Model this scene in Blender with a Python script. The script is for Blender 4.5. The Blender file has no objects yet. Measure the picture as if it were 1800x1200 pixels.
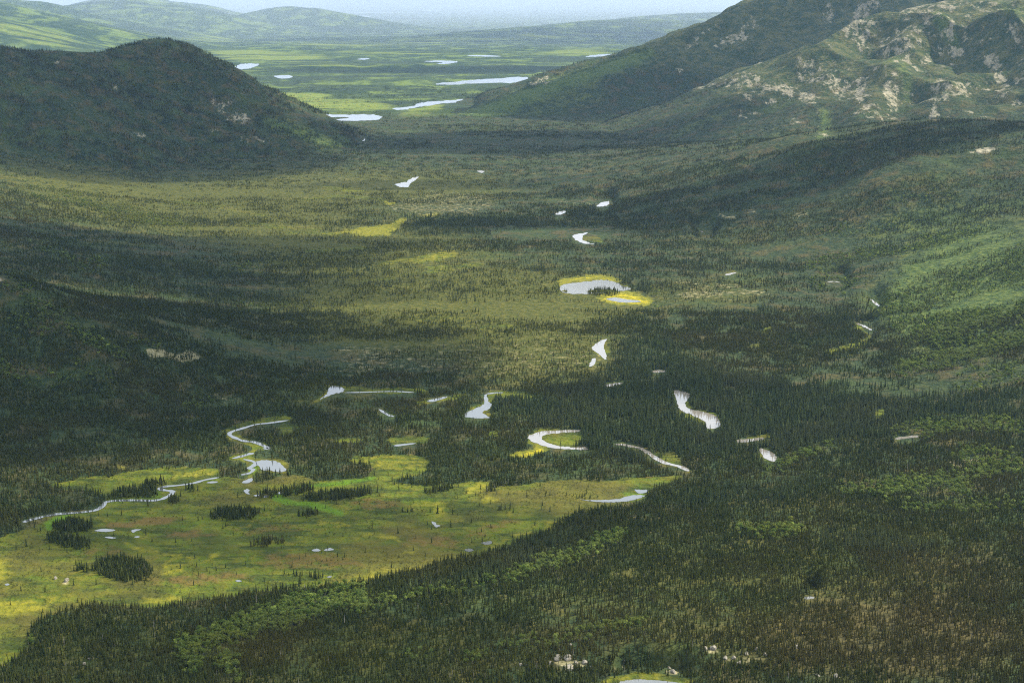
import bpy, bmesh, math, random
import numpy as np
from mathutils import Vector, Matrix

random.seed(7)
RNG = np.random.default_rng(11)
S = bpy.context.scene
COL = S.collection
R = math.radians

# ------------------------------------------------------------------ camera, sky, sun, exposure
CAM_Z, PITCH, FPX = 700.0, R(13.63), 2500.0          # metres above the river, tilt down, focal length in photo pixels
cam = bpy.data.cameras.new('camera')
cam.lens, cam.sensor_width = 50.0, 36.0
cam.clip_start, cam.clip_end = 1.0, 400000.0
camera = bpy.data.objects.new('camera', cam)
camera.location = (0, 0, CAM_Z)
camera.rotation_euler = (math.pi/2 - PITCH, 0, 0)
COL.objects.link(camera)
S.camera = camera

SUN_AZ, SUN_EL = R(72), R(43)                          # azimuth clockwise from the view direction (+Y)
SUN_DIR = np.array([math.sin(SUN_AZ)*math.cos(SUN_EL), math.cos(SUN_AZ)*math.cos(SUN_EL), math.sin(SUN_EL)])
w = bpy.data.worlds.new('World'); S.world = w; w.use_nodes = True
nt = w.node_tree
sky = nt.nodes.new('ShaderNodeTexSky'); sky.sky_type = 'NISHITA'; sky.sun_disc = False
sky.sun_elevation = SUN_EL; sky.sun_rotation = SUN_AZ
sky.altitude = 300; sky.air_density = 1.0; sky.dust_density = 3.5; sky.ozone_density = 1.0
bg = nt.nodes['Background']; bg.inputs['Strength'].default_value = 0.08
def wn(t, **kw):
    q = nt.nodes.new(t)
    for k, v in kw.items(): setattr(q, k, v)
    return q
tcw = wn('ShaderNodeTexCoord'); sx = wn('ShaderNodeSeparateXYZ'); nt.links.new(tcw.outputs['Generated'], sx.inputs[0])
zz_ = wn('ShaderNodeMath', operation='MAXIMUM'); nt.links.new(sx.outputs[2], zz_.inputs[0]); zz_.inputs[1].default_value = 0.0
za = wn('ShaderNodeMath', operation='ADD'); nt.links.new(zz_.outputs[0], za.inputs[0]); za.inputs[1].default_value = 0.12
vd = wn('ShaderNodeVectorMath', operation='DIVIDE'); nt.links.new(tcw.outputs['Generated'], vd.inputs[0])
cb = wn('ShaderNodeCombineXYZ')
for k_ in range(3): nt.links.new(za.outputs[0], cb.inputs[k_])
nt.links.new(cb.outputs[0], vd.inputs[1])
nzw = wn('ShaderNodeTexNoise'); nt.links.new(vd.outputs[0], nzw.inputs['Vector']); nzw.inputs['Scale'].default_value = 1.3; nzw.inputs['Detail'].default_value = 7; nzw.inputs['Roughness'].default_value = .6
mr = wn('ShaderNodeMapRange', interpolation_type='SMOOTHSTEP'); nt.links.new(nzw.outputs['Fac'], mr.inputs[0]); mr.inputs[1].default_value = .24; mr.inputs[2].default_value = .42; mr.inputs[3].default_value = .70
mxw = wn('ShaderNodeMix', data_type='RGBA'); nt.links.new(mr.outputs[0], mxw.inputs[0]); nt.links.new(sky.outputs[0], mxw.inputs[6]); mxw.inputs[7].default_value = (9.2, 10.2, 11.4, 1)     # broken white cloud
nt.links.new(mxw.outputs[2], bg.inputs['Color'])
sl = bpy.data.lights.new('sun', 'SUN'); sl.energy = 5.0; sl.angle = R(0.53); sl.color = (1.0, 0.92, 0.78)
sun = bpy.data.objects.new('sun', sl); COL.objects.link(sun)
sun.rotation_euler = Vector(SUN_DIR).to_track_quat('Z', 'Y').to_euler()
sun.location = (0, 0, 3000)
S.view_settings.view_transform = 'Standard'; S.view_settings.look = 'None'
S.view_settings.gamma = 1.0; S.view_settings.exposure = 0.95
S.view_settings.use_curve_mapping = False
S.render.engine = 'CYCLES'
cy = S.cycles
cy.max_bounces = 5; cy.diffuse_bounces = 2; cy.glossy_bounces = 2; cy.transmission_bounces = 2
cy.volume_bounces = 1; cy.transparent_max_bounces = 24
cy.use_denoising = False
cy.pixel_filter_type = 'BLACKMAN_HARRIS'; cy.filter_width = 1.15
cy.sample_clamp_indirect = 2.0

# ------------------------------------------------------------------ helpers: objects
def tag(o, label=None, cat=None, group=None, kind=None):
    if label: o['label'] = label
    if cat: o['category'] = cat
    if group: o['group'] = group
    if kind: o['kind'] = kind
    return o

def link(name, me, mat=None, parent=None):
    o = bpy.data.objects.new(name, me)
    if mat is not None and me is not None and not len(me.materials): me.materials.append(mat)
    COL.objects.link(o)
    if parent: o.parent = parent
    return o

def mesh_np(name, V, F, smooth=False):
    me = bpy.data.meshes.new(name)
    V = np.asarray(V, np.float32); F = np.asarray(F, np.int32)
    k = F.shape[1]
    me.vertices.add(len(V)); me.vertices.foreach_set('co', V.ravel())
    me.loops.add(F.size); me.loops.foreach_set('vertex_index', F.ravel())
    me.polygons.add(len(F))
    me.polygons.foreach_set('loop_start', np.arange(0, F.size, k, dtype=np.int32))
    me.polygons.foreach_set('loop_total', np.full(len(F), k, np.int32))
    me.polygons.foreach_set('use_smooth', np.full(len(F), smooth))
    me.update(calc_edges=True)
    return me

# ------------------------------------------------------------------ helpers: noise
def _hash(ix, iy, seed):
    n = (ix.astype(np.int64)*374761393 + iy.astype(np.int64)*668265263 + seed*1442695041) & 0xffffffff
    n = ((n ^ (n >> 13))*1274126177) & 0xffffffff
    n = n ^ (n >> 16)
    return (n & 0xffff).astype(np.float32)/65535.0
def vnoise(x, y, seed=0):
    ix, iy = np.floor(x), np.floor(y)
    fx, fy = (x-ix).astype(np.float32), (y-iy).astype(np.float32)
    fx = fx*fx*fx*(fx*(fx*6-15)+10); fy = fy*fy*fy*(fy*(fy*6-15)+10)
    ix = ix.astype(np.int64); iy = iy.astype(np.int64)
    a = _hash(ix, iy, seed); b = _hash(ix+1, iy, seed); c = _hash(ix, iy+1, seed); d = _hash(ix+1, iy+1, seed)
    return (a+(b-a)*fx)*(1-fy) + (c+(d-c)*fx)*fy
def fbm(x, y, scale, octv=4, seed=0, gain=0.5):
    s, a, t = 0.0, 1.0, 0.0
    for o in range(octv):
        s = s + a*vnoise(x/scale*2**o + 17.3*o, y/scale*2**o - 9.1*o, seed+o); t += a; a *= gain
    return s/t                                         # 0..1
def sstep(a, b, x):
    t = np.clip((x-a)/(b-a), 0, 1); return t*t*(3-2*t)

# ------------------------------------------------------------------ survey: photo pixel <-> place on the land
CP, SP = math.cos(PITCH), math.sin(PITCH)
def ray(px, py):
    a, b = (px-900)/FPX, (600-py)/FPX
    return np.array([a, CP + b*SP, -SP + b*CP])
def at(px, py, z=0.0):                                  # where the sight line of that pixel meets height z
    d = ray(px, py); t = (z-CAM_Z)/d[2]
    return np.array([d[0]*t, d[1]*t, z])
def at_range(px, py, rng):                              # the point of that sight line at a ground distance
    d = ray(px, py); t = rng/math.hypot(d[0], d[1])
    return np.array([0, 0, CAM_Z]) + d*t
def to_px(x, y, z):
    dz = z-CAM_Z
    dep = y*CP - dz*SP; up = y*SP + dz*CP
    dep = np.where(dep < 1, 1, dep)
    return 900+FPX*x/dep, 600-FPX*up/dep

# ------------------------------------------------------------------ survey sheets: ground cover traced as outlines (photo pixels, half resolution)
MW, MH = 900, 620
YY, XX = np.mgrid[0:MH, 0:MW].astype(np.float32)
XX = XX*2+1; YY = YY*2+1-20                              # rows start 20 px above the photo's top
def sheet(): return np.zeros((MH, MW), np.float32)
def _box(x0, x1, y0, y1):
    i0 = max(0, int((x0)/2)-2); i1 = min(MW, int(x1/2)+3); j0 = max(0, int((y0+20)/2)-2); j1 = min(MH, int((y1+20)/2)+3)
    return slice(j0, max(j1, j0)), slice(i0, max(i1, i0))
def poly(m, pts, val=1.0):
    P = np.array(pts, np.float32)
    sl_ = _box(P[:, 0].min(), P[:, 0].max(), P[:, 1].min(), P[:, 1].max())
    x, y = XX[sl_], YY[sl_]
    ins = np.zeros(x.shape, bool)
    for (x0, y0), (x1, y1) in zip(P, np.roll(P, -1, 0)):
        if y0 == y1: continue
        c = (y0 > y) != (y1 > y)
        ins ^= c & (x < (x1-x0)*(y-y0)/(y1-y0)+x0)
    m[sl_] = np.where(ins, np.maximum(m[sl_], val), m[sl_])
def stroke(m, pts, wd, val=1.0):
    wd = wd/2
    for (x0, y0), (x1, y1) in zip(pts[:-1], pts[1:]):
        sl_ = _box(min(x0, x1)-wd*2, max(x0, x1)+wd*2, min(y0, y1)-wd*2, max(y0, y1)+wd*2)
        x, y = XX[sl_], YY[sl_]
        L = (x1-x0)**2+(y1-y0)**2+1e-6
        t = np.clip(((x-x0)*(x1-x0)+(y-y0)*(y1-y0))/L, 0, 1)
        d = np.hypot(x-x0-t*(x1-x0), y-y0-t*(y1-y0))
        m[sl_] = np.maximum(m[sl_], val*np.clip((wd*1.35-d)/(wd*0.7), 0, 1))
def blob(m, cx, cy, rx, ry, ang=0.0, val=1.0):
    k = max(rx, ry)*1.5
    sl_ = _box(cx-k, cx+k, cy-k, cy+k)
    x, y = XX[sl_]-cx, YY[sl_]-cy
    c, s = math.cos(R(ang)), math.sin(R(ang))
    q = np.hypot((x*c+y*s)/rx, (-x*s+y*c)/ry)
    m[sl_] = np.maximum(m[sl_], val*np.clip((1.3-q)/0.6, 0, 1))
def blur(m, r):
    for ax in (0, 1):
        for _ in range(2):
            p = np.pad(m, [(r+1, r) if a == ax else (0, 0) for a in (0, 1)], mode='edge')
            c = np.cumsum(p, axis=ax, dtype=np.float64)
            n = m.shape[ax]
            m = (np.take(c, range(2*r+1, 2*r+1+n), ax)-np.take(c, range(0, n), ax))/(2*r+1)
    return m.astype(np.float32)
def look(m, u, v):
    x = np.clip((u-1)/2, 0, MW-1.001); y = np.clip((v+19)/2, 0, MH-1.001)
    i, j = x.astype(int), y.astype(int); fx, fy = x-i, y-j
    return (m[j, i]*(1-fx)+m[j, i+1]*fx)*(1-fy)+(m[j+1, i]*(1-fx)+m[j+1, i+1]*fx)*fy
def spline(pts, n=5, closed=True):
    P = np.array(pts, float); m_ = len(P); out = []
    for i in range(m_ if closed else m_-1):
        if closed: p0, p1, p2, p3 = P[i-1], P[i], P[(i+1) % m_], P[(i+2) % m_]
        else: p0, p1, p2, p3 = P[max(i-1, 0)], P[i], P[i+1], P[min(i+2, m_-1)]
        for k in range(n):
            t = k/n
            out.append(0.5*((2*p1)+(-p0+p2)*t+(2*p0-5*p1+4*p2-p3)*t*t+(-p0+3*p1-3*p2+p3)*t**3))
    if not closed: out.append(P[-1])
    return np.array(out)

# ---- water: (name, label, category, group, outline)  outlines of shores; ribbons follow a centre line with a width in metres
LAKES = [
 ('pond', 'white sunlit pond with a wooded spruce islet and yellow sedge shores', 'pond', None,
  [(983,508),(987,502),(1003,498),(1033,495),(1057,492),(1080,496),(1095,502),(1109,507),(1100,511),(1080,512),(1060,515),(1027,517),(1000,516),(988,513)]),
 ('pool', 'narrow sliver of water inside the bright yellow sedge meadow', 'pool', None,
  [(1066,526),(1080,523),(1100,526),(1124,529),(1122,531),(1098,532),(1078,529)]),
 ('pond', 'pond with ragged tree reflections beside the winding bog stream', 'pond', None,
  [(450,813),(458,809),(472,809),(490,812),(497,818),(503,826),(497,829),(485,829),(474,826),(462,827),(455,820)]),
 ('river', 'broad crescent river bend around a bright green willow bar', 'river', 'reaches of the river in the valley',
  [(928,768),(936,763),(953,758),(983,756.5),(1017,755.5),(1017,759),(983,761),(961,764),(952,769),(957,775),(973,782),(1000,785.5),(1030,786.5),(1030,790),(1000,789.5),(970,787.5),(943,779),(931,773)]),
 ('river', 'curving river reach entering the tall dark spruce forest', 'river', 'reaches of the river in the valley',
  [(1185,687),(1200,688),(1213,693),(1207,703),(1204,711),(1212,718),(1243,725),(1260,732),(1267,747),(1258,752),(1244,753),(1238,740),(1213,728),(1196,721),(1190,708)]),
 ('river', 'white river reach shaped like a bent leaf above the tall spruces', 'river', 'reaches of the river in the valley',
  [(1066,596),(1062,606),(1064,617),(1066,632),(1058,627),(1052,621),(1040,613),(1050,602)]),
 ('river', 'small white river sliver just below the leaf shaped bend', 'river', 'reaches of the river in the valley',
  [(1046,629),(1039,634),(1036,643),(1042,643),(1047,635)]),
 ('river', 'curved river bend hugging a grassy point in the mid valley', 'river', 'reaches of the river in the valley',
  [(1007,415),(1013,412),(1033,409),(1024,415),(1024,421),(1036,427),(1044,429),(1028,428),(1012,422)]),
 ('river', 'tiny white triangular river glimpse in the forest right of the mid valley bend', 'river', 'reaches of the river in the valley',
  [(1229,394),(1236,397),(1252,402),(1243,405),(1232,409)]),
 ('river', 'pale river glimpse with a sandy bank above the mid valley bend', 'river', 'reaches of the river in the valley',
  [(1048,363),(1058,356),(1070,354),(1069,360),(1060,363)]),
 ('river', 'small pale river glimpse left of the sandy bank', 'river', 'reaches of the river in the valley',
  [(976,376),(985,372),(995,371),(991,375),(982,378)]),
 ('river', 'forked white river glimpse among dark forest near the valley head', 'river', 'reaches of the river in the valley',
  [(694,325),(706,321),(716,320),(720,315),(735,311),(729,318),(722,322),(719,329),(706,329)]),
 ('river', 'speck of white river at the valley head below the green mountain foot', 'river', 'reaches of the river in the valley',
  [(839,300),(851,301),(848,304),(842,303)]),
 ('river', 'square white speck of river at the right foot of the conical hill', 'river', 'reaches of the river in the valley',
  [(631,241),(640,242),(641,247),(635,247)]),
 ('river', 'river sliver with spruces standing before it at the forest edge', 'river', 'reaches of the river in the valley',
  [(1296,773),(1318,771),(1341,769),(1341,773),(1318,776),(1298,778)]),
 ('river', 'last short white river reach right of the bog where forest closes in', 'river', 'reaches of the river in the valley',
  [(1335,788),(1345,790),(1359,796),(1366,804),(1359,811),(1347,807),(1338,797)]),
 ('oxbow_lake', 'pale oxbow lake with muddy rim above the tree clad bog', 'oxbow', None,
  [(562,702),(574,697),(588,692),(600,690),(606,685),(598,680),(585,679),(577,684),(574,692)]),
 ('oxbow_lake', 'forked oxbow water with reeds around the dark spruce peninsula', 'oxbow', None,
  [(818,733),(818,726),(833,719),(848,712),(852,706),(851,694),(856,694),(858,706),(865,711),(858,719),(848,725),(857,731),(860,735),(838,735)]),
 ('oxbow_lake', 'narrow crescent of open water at the right edge of the bog', 'oxbow', None,
  [(1020,878),(1043,879),(1078,878),(1093,875),(1107,871),(1131,870),(1130,874),(1108,880),(1078,882.5),(1045,881.5)]),
 ('pool', 'small bright pool above the crescent water at the bog edge', 'pool', None,
  [(1116,860),(1127,861),(1139,861),(1134,866),(1122,867)]),
 ('lake', 'long white lake at the right foot of the conical hill', 'lake', 'lakes on the far plain',
  [(500,199),(525,198),(560,201),(600,202),(640,201.5),(664,203),(672,206),(660,211),(617,212.5),(590,211),(612,206.5),(570,206),(520,205),(500,204)]),
 ('lake', 'slanting white lake reaching towards the dark ridge', 'lake', 'lakes on the far plain',
  [(690,191),(727,186.5),(734,182.5),(760,178.5),(800,176),(832,173.5),(826,178),(787,181.5),(750,186),(733,189),(707,193.5)]),
 ('lake', 'long wedge shaped lake ending behind the dark ridge', 'lake', 'lakes on the far plain',
  [(765,147.5),(813,142.5),(853,139.5),(925,136),(915,145),(853,146.5),(787,149)]),
 ('lake', 'thin hooked lake in the dark forest of the far plain', 'lake', 'lakes on the far plain',
  [(745,108.5),(773,106.8),(804,108.5),(792,112),(767,113),(778,110)]),
 ('lake', 'pale round lake beside the right shoulder of the conical hill', 'lake', 'lakes on the far plain',
  [(407,122),(414,117),(428,112.5),(454,112.5),(450,117),(432,121.5)]),
 ('lake', 'small flat lake between the conical hill and the far green meadows', 'lake', 'lakes on the far plain',
  [(482,134),(507,132.6),(514,136.5),(494,138.5)]),
 ('lake', 'hairline lake on the far plain left of the dark skyline trees', 'lake', 'lakes on the far plain',
  [(1030,100.5),(1045,97),(1075,95.5),(1066,99)]),
 ('lake', 'hairline lake above the thin hooked lake', 'lake', 'lakes on the far plain',
  [(818,98),(850,97.3),(882,99.5),(850,100)]),
 ('lake', 'small pale lake left of the thin hooked lake', 'lake', 'lakes on the far plain',
  [(628,104.5),(640,102.5),(650,103.5),(640,105.5)]),
 ('lake', 'bright speck of lake right of the distant dome hill', 'lake', 'lakes on the far plain',
  [(625,29),(640,28),(651,29.5),(642,31.2)]),
 ('lake', 'bright speck of lake left of the distant dome hill', 'lake', 'lakes on the far plain',
  [(398,22.5),(412,20.2),(430,20.5),(415,23.2)]),
 ('lake', 'hazy streak of water far out on the plain', 'lake', 'lakes on the far plain',
  [(735,19),(752,18),(778,18.6),(755,20)]),
 ('lake', 'very distant streak of water near the horizon', 'lake', 'lakes on the far plain',
  [(588,23.4),(640,22),(705,22.4),(650,23.6)]),
 ('pond', 'pond with a yellow sedge rim at the bottom edge of the photo', 'pond', None,
  [(1088,1201),(1095,1197),(1110,1195),(1130,1194),(1165,1196),(1190,1199),(1205,1204),(1150,1212),(1100,1210)]),
 ('pool', 'lone small pool in the forest of the lower right', 'pool', None,
  [(1414,1050),(1421,1048),(1431,1049),(1430,1052),(1419,1053)]),
 ('river', 'thin river reach beside aspens at the foot of the right slope', 'river', 'reaches of the river in the valley',
  [(1529,525.5),(1538,530.5),(1547,537),(1544,538),(1535,532)]),
 ('river', 'dark shaded river reach under spruces near the right slope', 'river', 'reaches of the river in the valley',
  [(1506,568),(1518,571.5),(1533,579.5),(1530,580.8),(1517,573.5),(1507,570)]),
]
for ps, lab in (([(758,917),(765,918),(767,921),(775,924),(768,926),(762,923)], 'white split pool below the bright green patch in mid bog'),
          ([(846,954),(855,952),(864,951),(863,956),(854,957)], 'forked white pool near the lower right edge of the bog'),
          ([(816,966),(825,964),(833,967),(823,969.5)], 'white star shaped pool close to the lower forest edge'),
          ([(548,967),(553,965),(557,964),(564,967),(555,969)], 'left one of two neighbouring white pools in lower bog'),
          ([(569,967),(575,964),(582,963),(587,966),(577,968)], 'right one of two neighbouring white pools in lower bog'),
          ([(166,932.5),(175,930),(184,929),(196,930),(203,932),(190,934.5),(176,934)], 'broad shallow pool right of the round spruce clump by the stream'),
          ([(184,944),(193,943),(204,945),(196,946.5)], 'thin pool just below the broad shallow pool'),
          ([(231,932),(240,930),(248,930.5),(241,932.5),(234,936)], 'hooked little pool right of the broad shallow pool'),
          ([(236,943.5),(241,942),(246,943),(241,945)], 'tiny pool below the hooked little pool'),
          ([(414,1020.5),(419,1019),(425,1021),(419,1022.5)], 'tiny pale pool above the lower forest edge'),
          ([(8,1027),(13,1025),(17,1027),(12,1029)], 'tiny pale pool at the left border of the bog'),
          ([(575,1014),(580,1012),(584,1013),(579,1015.5)], 'tiny pale pool where bog meets the aspen clump'),
          ([(429,863),(433,859),(438,861),(436,866),(440,868.5),(433,868)], 'small irregular pool below the reflecting pond'),
          ([(446,870),(452,869.5),(457,871.5),(450,872.5)], 'speck of pool between the small irregular pool and the spruce strip'),
          ([(462,873),(468,870),(472,872.5),(465,874.5)], 'speck of pool beside the bright green flush'),
          ([(488,866),(494,863.5),(497,866),(491,868)], 'speck of pool at the tip of the spruce strip'),
          ([(425,848),(434,843),(441,840),(445,844),(436,849)], 'ragged pool under the trees by the reflecting pond'),
          ([(363,848.5),(372,846),(383,846.5),(376,849)], 'backwater sliver beside the bog stream')):
    LAKES.append(('pool', lab, 'pool', 'open pools in the bog', ps))
# (name, label, category, group, centre line, width in metres)
RIBBONS = [
 ('stream', 'silver stream winding across the open green bog', 'stream', 'reaches of the bog stream',
  [(40,918),(48,915),(67,910),(95,904),(117,902),(143,900),(168,896.5),(182,888),(185,883),(200,880),(227,879),(247,879),(267,879.5),(283,877.5),(293,873),(302,867.5),(302,863),(288,861.5),(281,858.5),(290,855),(313,853),(340,849),(360,843.5),(385,839)], 6.5),
 ('stream', 'short stream loop between spruce clumps leading to the reflecting pond', 'stream', 'reaches of the bog stream',
  [(423,834.5),(432,833),(441,830),(445,825),(438,823),(446,818),(448,813),(440,809.5),(428,807)], 6.5),
 ('stream', 'stream stretch with two channels above the reflecting pond', 'stream', 'reaches of the bog stream',
  [(408,806),(424,802),(436,798.5),(446,796)], 8.0),
 ('stream', 'hooked upper stream bend with yellow banks among dark forest', 'stream', 'reaches of the bog stream',
  [(508,738.5),(473,743.5),(450,746),(424,753.5),(408,758.5),(403,763),(410,768),(427,774.5),(447,777),(463,783),(473,788),(462,788)], 7.0),
 ('stream', 'thin channel trailing right from the muddy oxbow', 'stream', 'channels of the old river bends',
  [(604,690),(633,689.5),(690,688),(730,690)], 5.0),
 ('stream', 'short channel with reeds between the muddy oxbow and the forked oxbow', 'stream', 'channels of the old river bends',
  [(752,706),(768,702),(786,697)], 12.0),
 ('stream', 'thin channel behind the dark spruce peninsula', 'stream', 'channels of the old river bends',
  [(855,692.5),(870,690.5),(886,690)], 6.0),
 ('stream', 'zigzag channel in the dark forest left of the forked oxbow', 'stream', 'channels of the old river bends',
  [(666,719),(674,724),(682,729),(692,732.5)], 6.0),
 ('stream', 'straight channel below the small yellow meadow', 'stream', 'channels of the old river bends',
  [(692,783.5),(710,781.5),(731,779)], 8.0),
 ('river', 'river reach seen between tall trunks downstream of the crescent bend', 'river', 'reaches of the river in the valley',
  [(1080,781),(1095,781.5),(1110,784.5),(1126,788),(1140,796),(1153,805),(1168,813),(1183,817),(1197,820.5),(1211,828)], 8.5),
 ('river', 'faint river line at the lower end of the right slope', 'river', 'reaches of the river in the valley',
  [(1574,772),(1586,769.5),(1600,768),(1614,766)], 10.0),
 ('river', 'pale sandy river strip within the tall spruce forest', 'river', 'reaches of the river in the valley',
  [(1066,679),(1075,676.5),(1094,673)], 14.0),
 ('river', 'sandy river glimpse between tall spruces above the forest reach', 'river', 'reaches of the river in the valley',
  [(1149,655),(1158,652),(1170,654)], 14.0),
 ('river', 'short pale river glimpse left of the sunlit golden woodland', 'river', 'reaches of the river in the valley',
  [(1276,484),(1285,481),(1294,479)], 12.0),
 ('river', 'faint pale river glimpse right of the sunlit golden woodland', 'river', 'reaches of the river in the valley',
  [(1454,496),(1466,495),(1478,497)], 8.0),
]
M_WATER = sheet()
for n_, l_, c_, g_, ps in LAKES: poly(M_WATER, spline(ps, 4))
for n_, l_, c_, g_, ps, wd in RIBBONS: stroke(M_WATER, ps, 5.0)
W_NEAR = blur(M_WATER, 3)

# ---- bog and meadows
M_BOG = sheet(); M_YEL = sheet(); M_BRN = sheet(); M_LIC_SUN = sheet(); M_ROCK = sheet(); M_DEC = sheet(); M_TALL = sheet()
M_ISLE = sheet(); M_PDARK = sheet(); M_PBRI = sheet(); M_SHRUB_SUN = sheet(); M_DENSE = sheet(); M_FLUSH = sheet()
poly(M_BOG, [(-20,948),(0,946),(30,938),(60,925),(98,908),(135,903),(178,893),(184,878),(170,866),(95,857),(80,850),(130,842),(170,836),(200,838),(215,830),(260,824),(330,820),(385,820),(378,834),(425,840),(455,846),(500,835),(540,838),(552,846),(600,842),(648,838),(655,826),(640,815),(605,810),(622,801),(680,798),(740,804),(758,815),(748,826),(705,842),(685,850),(740,853),(800,848),(822,842),(868,845),(855,858),(900,852),(1000,843),(1060,846),(1120,840),(1185,832),(1200,836),(1150,862),(1120,878),(1060,892),(1010,905),(960,930),(900,955),(840,975),(760,990),(700,1005),(620,1022),(570,1032),(480,1037),(420,1047),(330,1060),(270,1070),(150,1064),(100,1078),(60,1098),(48,1130),(20,1160),(-20,1180)])
for p in ([(488,768),(500,749),(532,747),(525,760),(505,769)], [(665,772),(720,768),(762,770),(745,780),(690,782)], [(578,778),(600,768),(640,767),(630,775)],
          [(850,758),(880,757),(876,765),(852,764)], [(1534,727),(1556,716),(1557,731),(1550,746),(1541,742)], [(1335,580),(1357,573),(1358,583),(1340,584)],
          [(1310,609),(1340,602),(1336,611),(1316,612)], [(853,707),(855,692),(925,689),(942,697),(880,703)], [(957,774),(955,768),(965,763),(1017,759),(1015,784),(975,781)],
          [(1150,800),(1185,798),(1205,815),(1200,818),(1170,808)], [(1024,420),(1030,413),(1060,420),(1060,428),(1040,427)], [(1300,768),(1350,760),(1355,768),(1330,770)],
          [(520,755),(560,750),(555,757)]):
    poly(M_BOG, p)
for p, wd, v in (([(560,330),(640,334)],5,.8), ([(430,392),(500,400),(560,402)],5,.7), ([(700,566),(780,559),(830,561)],4,.7), ([(840,577),(905,568)],5,.8), ([(600,576),(680,571)],4,.7), ([(500,352),(590,345),(680,352)],4,.7), ([(750,471),(850,463)],5,.7), ([(540,440),(640,435)],5,.7), ([(860,350),(950,345)],4,.5), ([(1130,395),(1200,390)],4,.6), ([(620,520),(700,512)],4,.6), ([(400,440),(470,447)],4,.5), ([(770,600),(850,592)],4,.5), ([(1140,440),(1230,446)],4,.5), ([(1090,345),(1180,350)],4,.5), ([(300,352),(400,366),(470,380)],6,.6), ([(1460,350),(1560,338)],4,.5), ([(1330,395),(1420,390)],4,.6)):
    stroke(M_BOG, p, wd*1.5, v); stroke(M_YEL, p, wd, v*.5)
for p, wd, v in (([(550,706),(575,690),(585,682),(600,681),(680,685),(740,688),(755,693)], 9, .8), ([(735,708),(770,702),(812,692)], 8, .8), ([(858,732),(930,731),(1010,717)], 5, .8),
          ([(400,770),(398,760),(420,750),(460,742),(510,736)], 13, .8), ([(400,768),(450,782),(440,800),(405,805)], 10, .8), ([(1450,617),(1480,612),(1510,605),(1526,598),(1528,588),(1520,576),(1506,572)], 9, .9),
          ([(1475,623),(1520,625),(1582,624)], 4, .8), ([(928,775),(945,784),(960,790)], 8, .8), ([(1060,1202),(1085,1194),(1120,1190),(1165,1191),(1215,1199)], 9, 1),
          ([(500,410),(580,411)], 5, .8), ([(455,593),(500,595),(560,590),(590,583)], 5, .7), ([(400,505),(470,507),(500,505)], 4, .7), ([(370,488),(300,485)], 4, .5), ([(230,575),(300,583),(345,587)], 4, .5),
          ([(210,600),(300,612),(400,620)], 3, .4), ([(620,497),(700,485),(790,473)], 6, .7), ([(415,478),(480,475),(520,482)], 5, .5)):
    stroke(M_BOG, p, wd, v); stroke(M_YEL, p, wd*.8, v*.45)
for p in ([(980,499),(1000,488),(1040,484),(1075,486),(1098,493),(1080,495),(1057,491.5),(1030,494),(1003,497),(986,504)], [(1044,524),(1080,516),(1102,512),(1130,519),(1147,527),(1140,535),(1100,537),(1070,531)],
          [(893,802),(905,791),(945,786),(962,787),(955,796),(935,803)], [(560,411),(640,400),(688,391),(702,381),(716,382),(704,398),(690,412),(640,414)], [(733,381),(745,375),(775,374),(772,379),(745,382)],
          [(668,358),(680,354),(696,355),(690,360)], [(638,336),(600,334),(570,331),(600,330)]):
    poly(M_YEL, p, 1.0 if p[0][0] > 850 else .8); poly(M_BOG, p)
for p in ([(640,467),(700,456),(780,443),(812,446),(780,457),(700,465)],): poly(M_YEL, p, .6); poly(M_BOG, p, 1)
poly(M_YEL, [(603,808),(640,800),(700,799),(745,806),(757,815),(740,822),(700,828),(655,826),(640,815)], .42)
for b in ((745,884,36,5,0,.8),(772,896,11,13,0,.9),(861,878,20,7,0,.7),(838,854,26,9,-15,.8),(0,1000,26,20,0,.7),(30,1068,70,12,-5,.75),(290,1056,45,7,-8,.6),(300,1000,22,14,0,.6),(335,830,48,7,-5,.6),(730,960,20,4,0,.5),(645,1010,50,6,-15,.55),(215,824,14,4,0,.6),(900,905,20,5,0,.4),(715,970,18,3,0,.6),(590,922,30,7,0,.4),(90,1050,40,8,0,.4),(250,940,16,5,0,.5)):
    blob(M_YEL, *b)
for p, wd, v in (([(225,955),(290,975),(350,985),(382,974)], 7, .7), ([(628,946),(650,937),(690,938),(705,947)], 6, .75), ([(850,962),(930,935),(1000,912)], 6, .55), ([(365,913),(420,915),(450,922)], 5, .5), ([(510,928),(540,918),(590,915)], 4, .5), ([(165,908),(215,912),(290,906)], 4, .4), ([(560,1030),(640,1016),(760,985)], 5, .5), ([(395,872),(470,868),(500,862)], 5, .5)):
    stroke(M_YEL, p, wd, v)
for p, wd, v in (([(480,872),(495,868),(540,858),(600,850),(660,840)], 8, .9), ([(482,872),(500,882),(560,890),(605,902)], 11, .9), ([(85,925),(95,912),(120,905)], 16, .9), ([(190,880),(250,877),(280,873),(283,865)], 6, .7), ([(355,845),(385,842)], 5, .6), ([(430,828),(448,820),(445,835)], 9, .8), ([(700,880),(760,878),(772,900)], 10, .5), ([(1100,868),(1135,872),(1128,858)], 8, .7), ([(240,922),(330,925),(360,915)], 10, .45)):
    stroke(M_FLUSH, p, wd, v)
for b in ((250,917,62,6,-4,.95),(330,940,45,8,0,.5),(660,885,55,10,0,.45),(540,985,90,14,0,.5),(760,950,60,12,0,.45),(350,1015,90,10,-4,.5),(180,970,50,10,0,.3),(860,930,60,8,-20,.4),(1150,832,35,5,-8,.8),(480,930,60,10,0,.35)):
    blob(M_BRN, *b)
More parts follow.
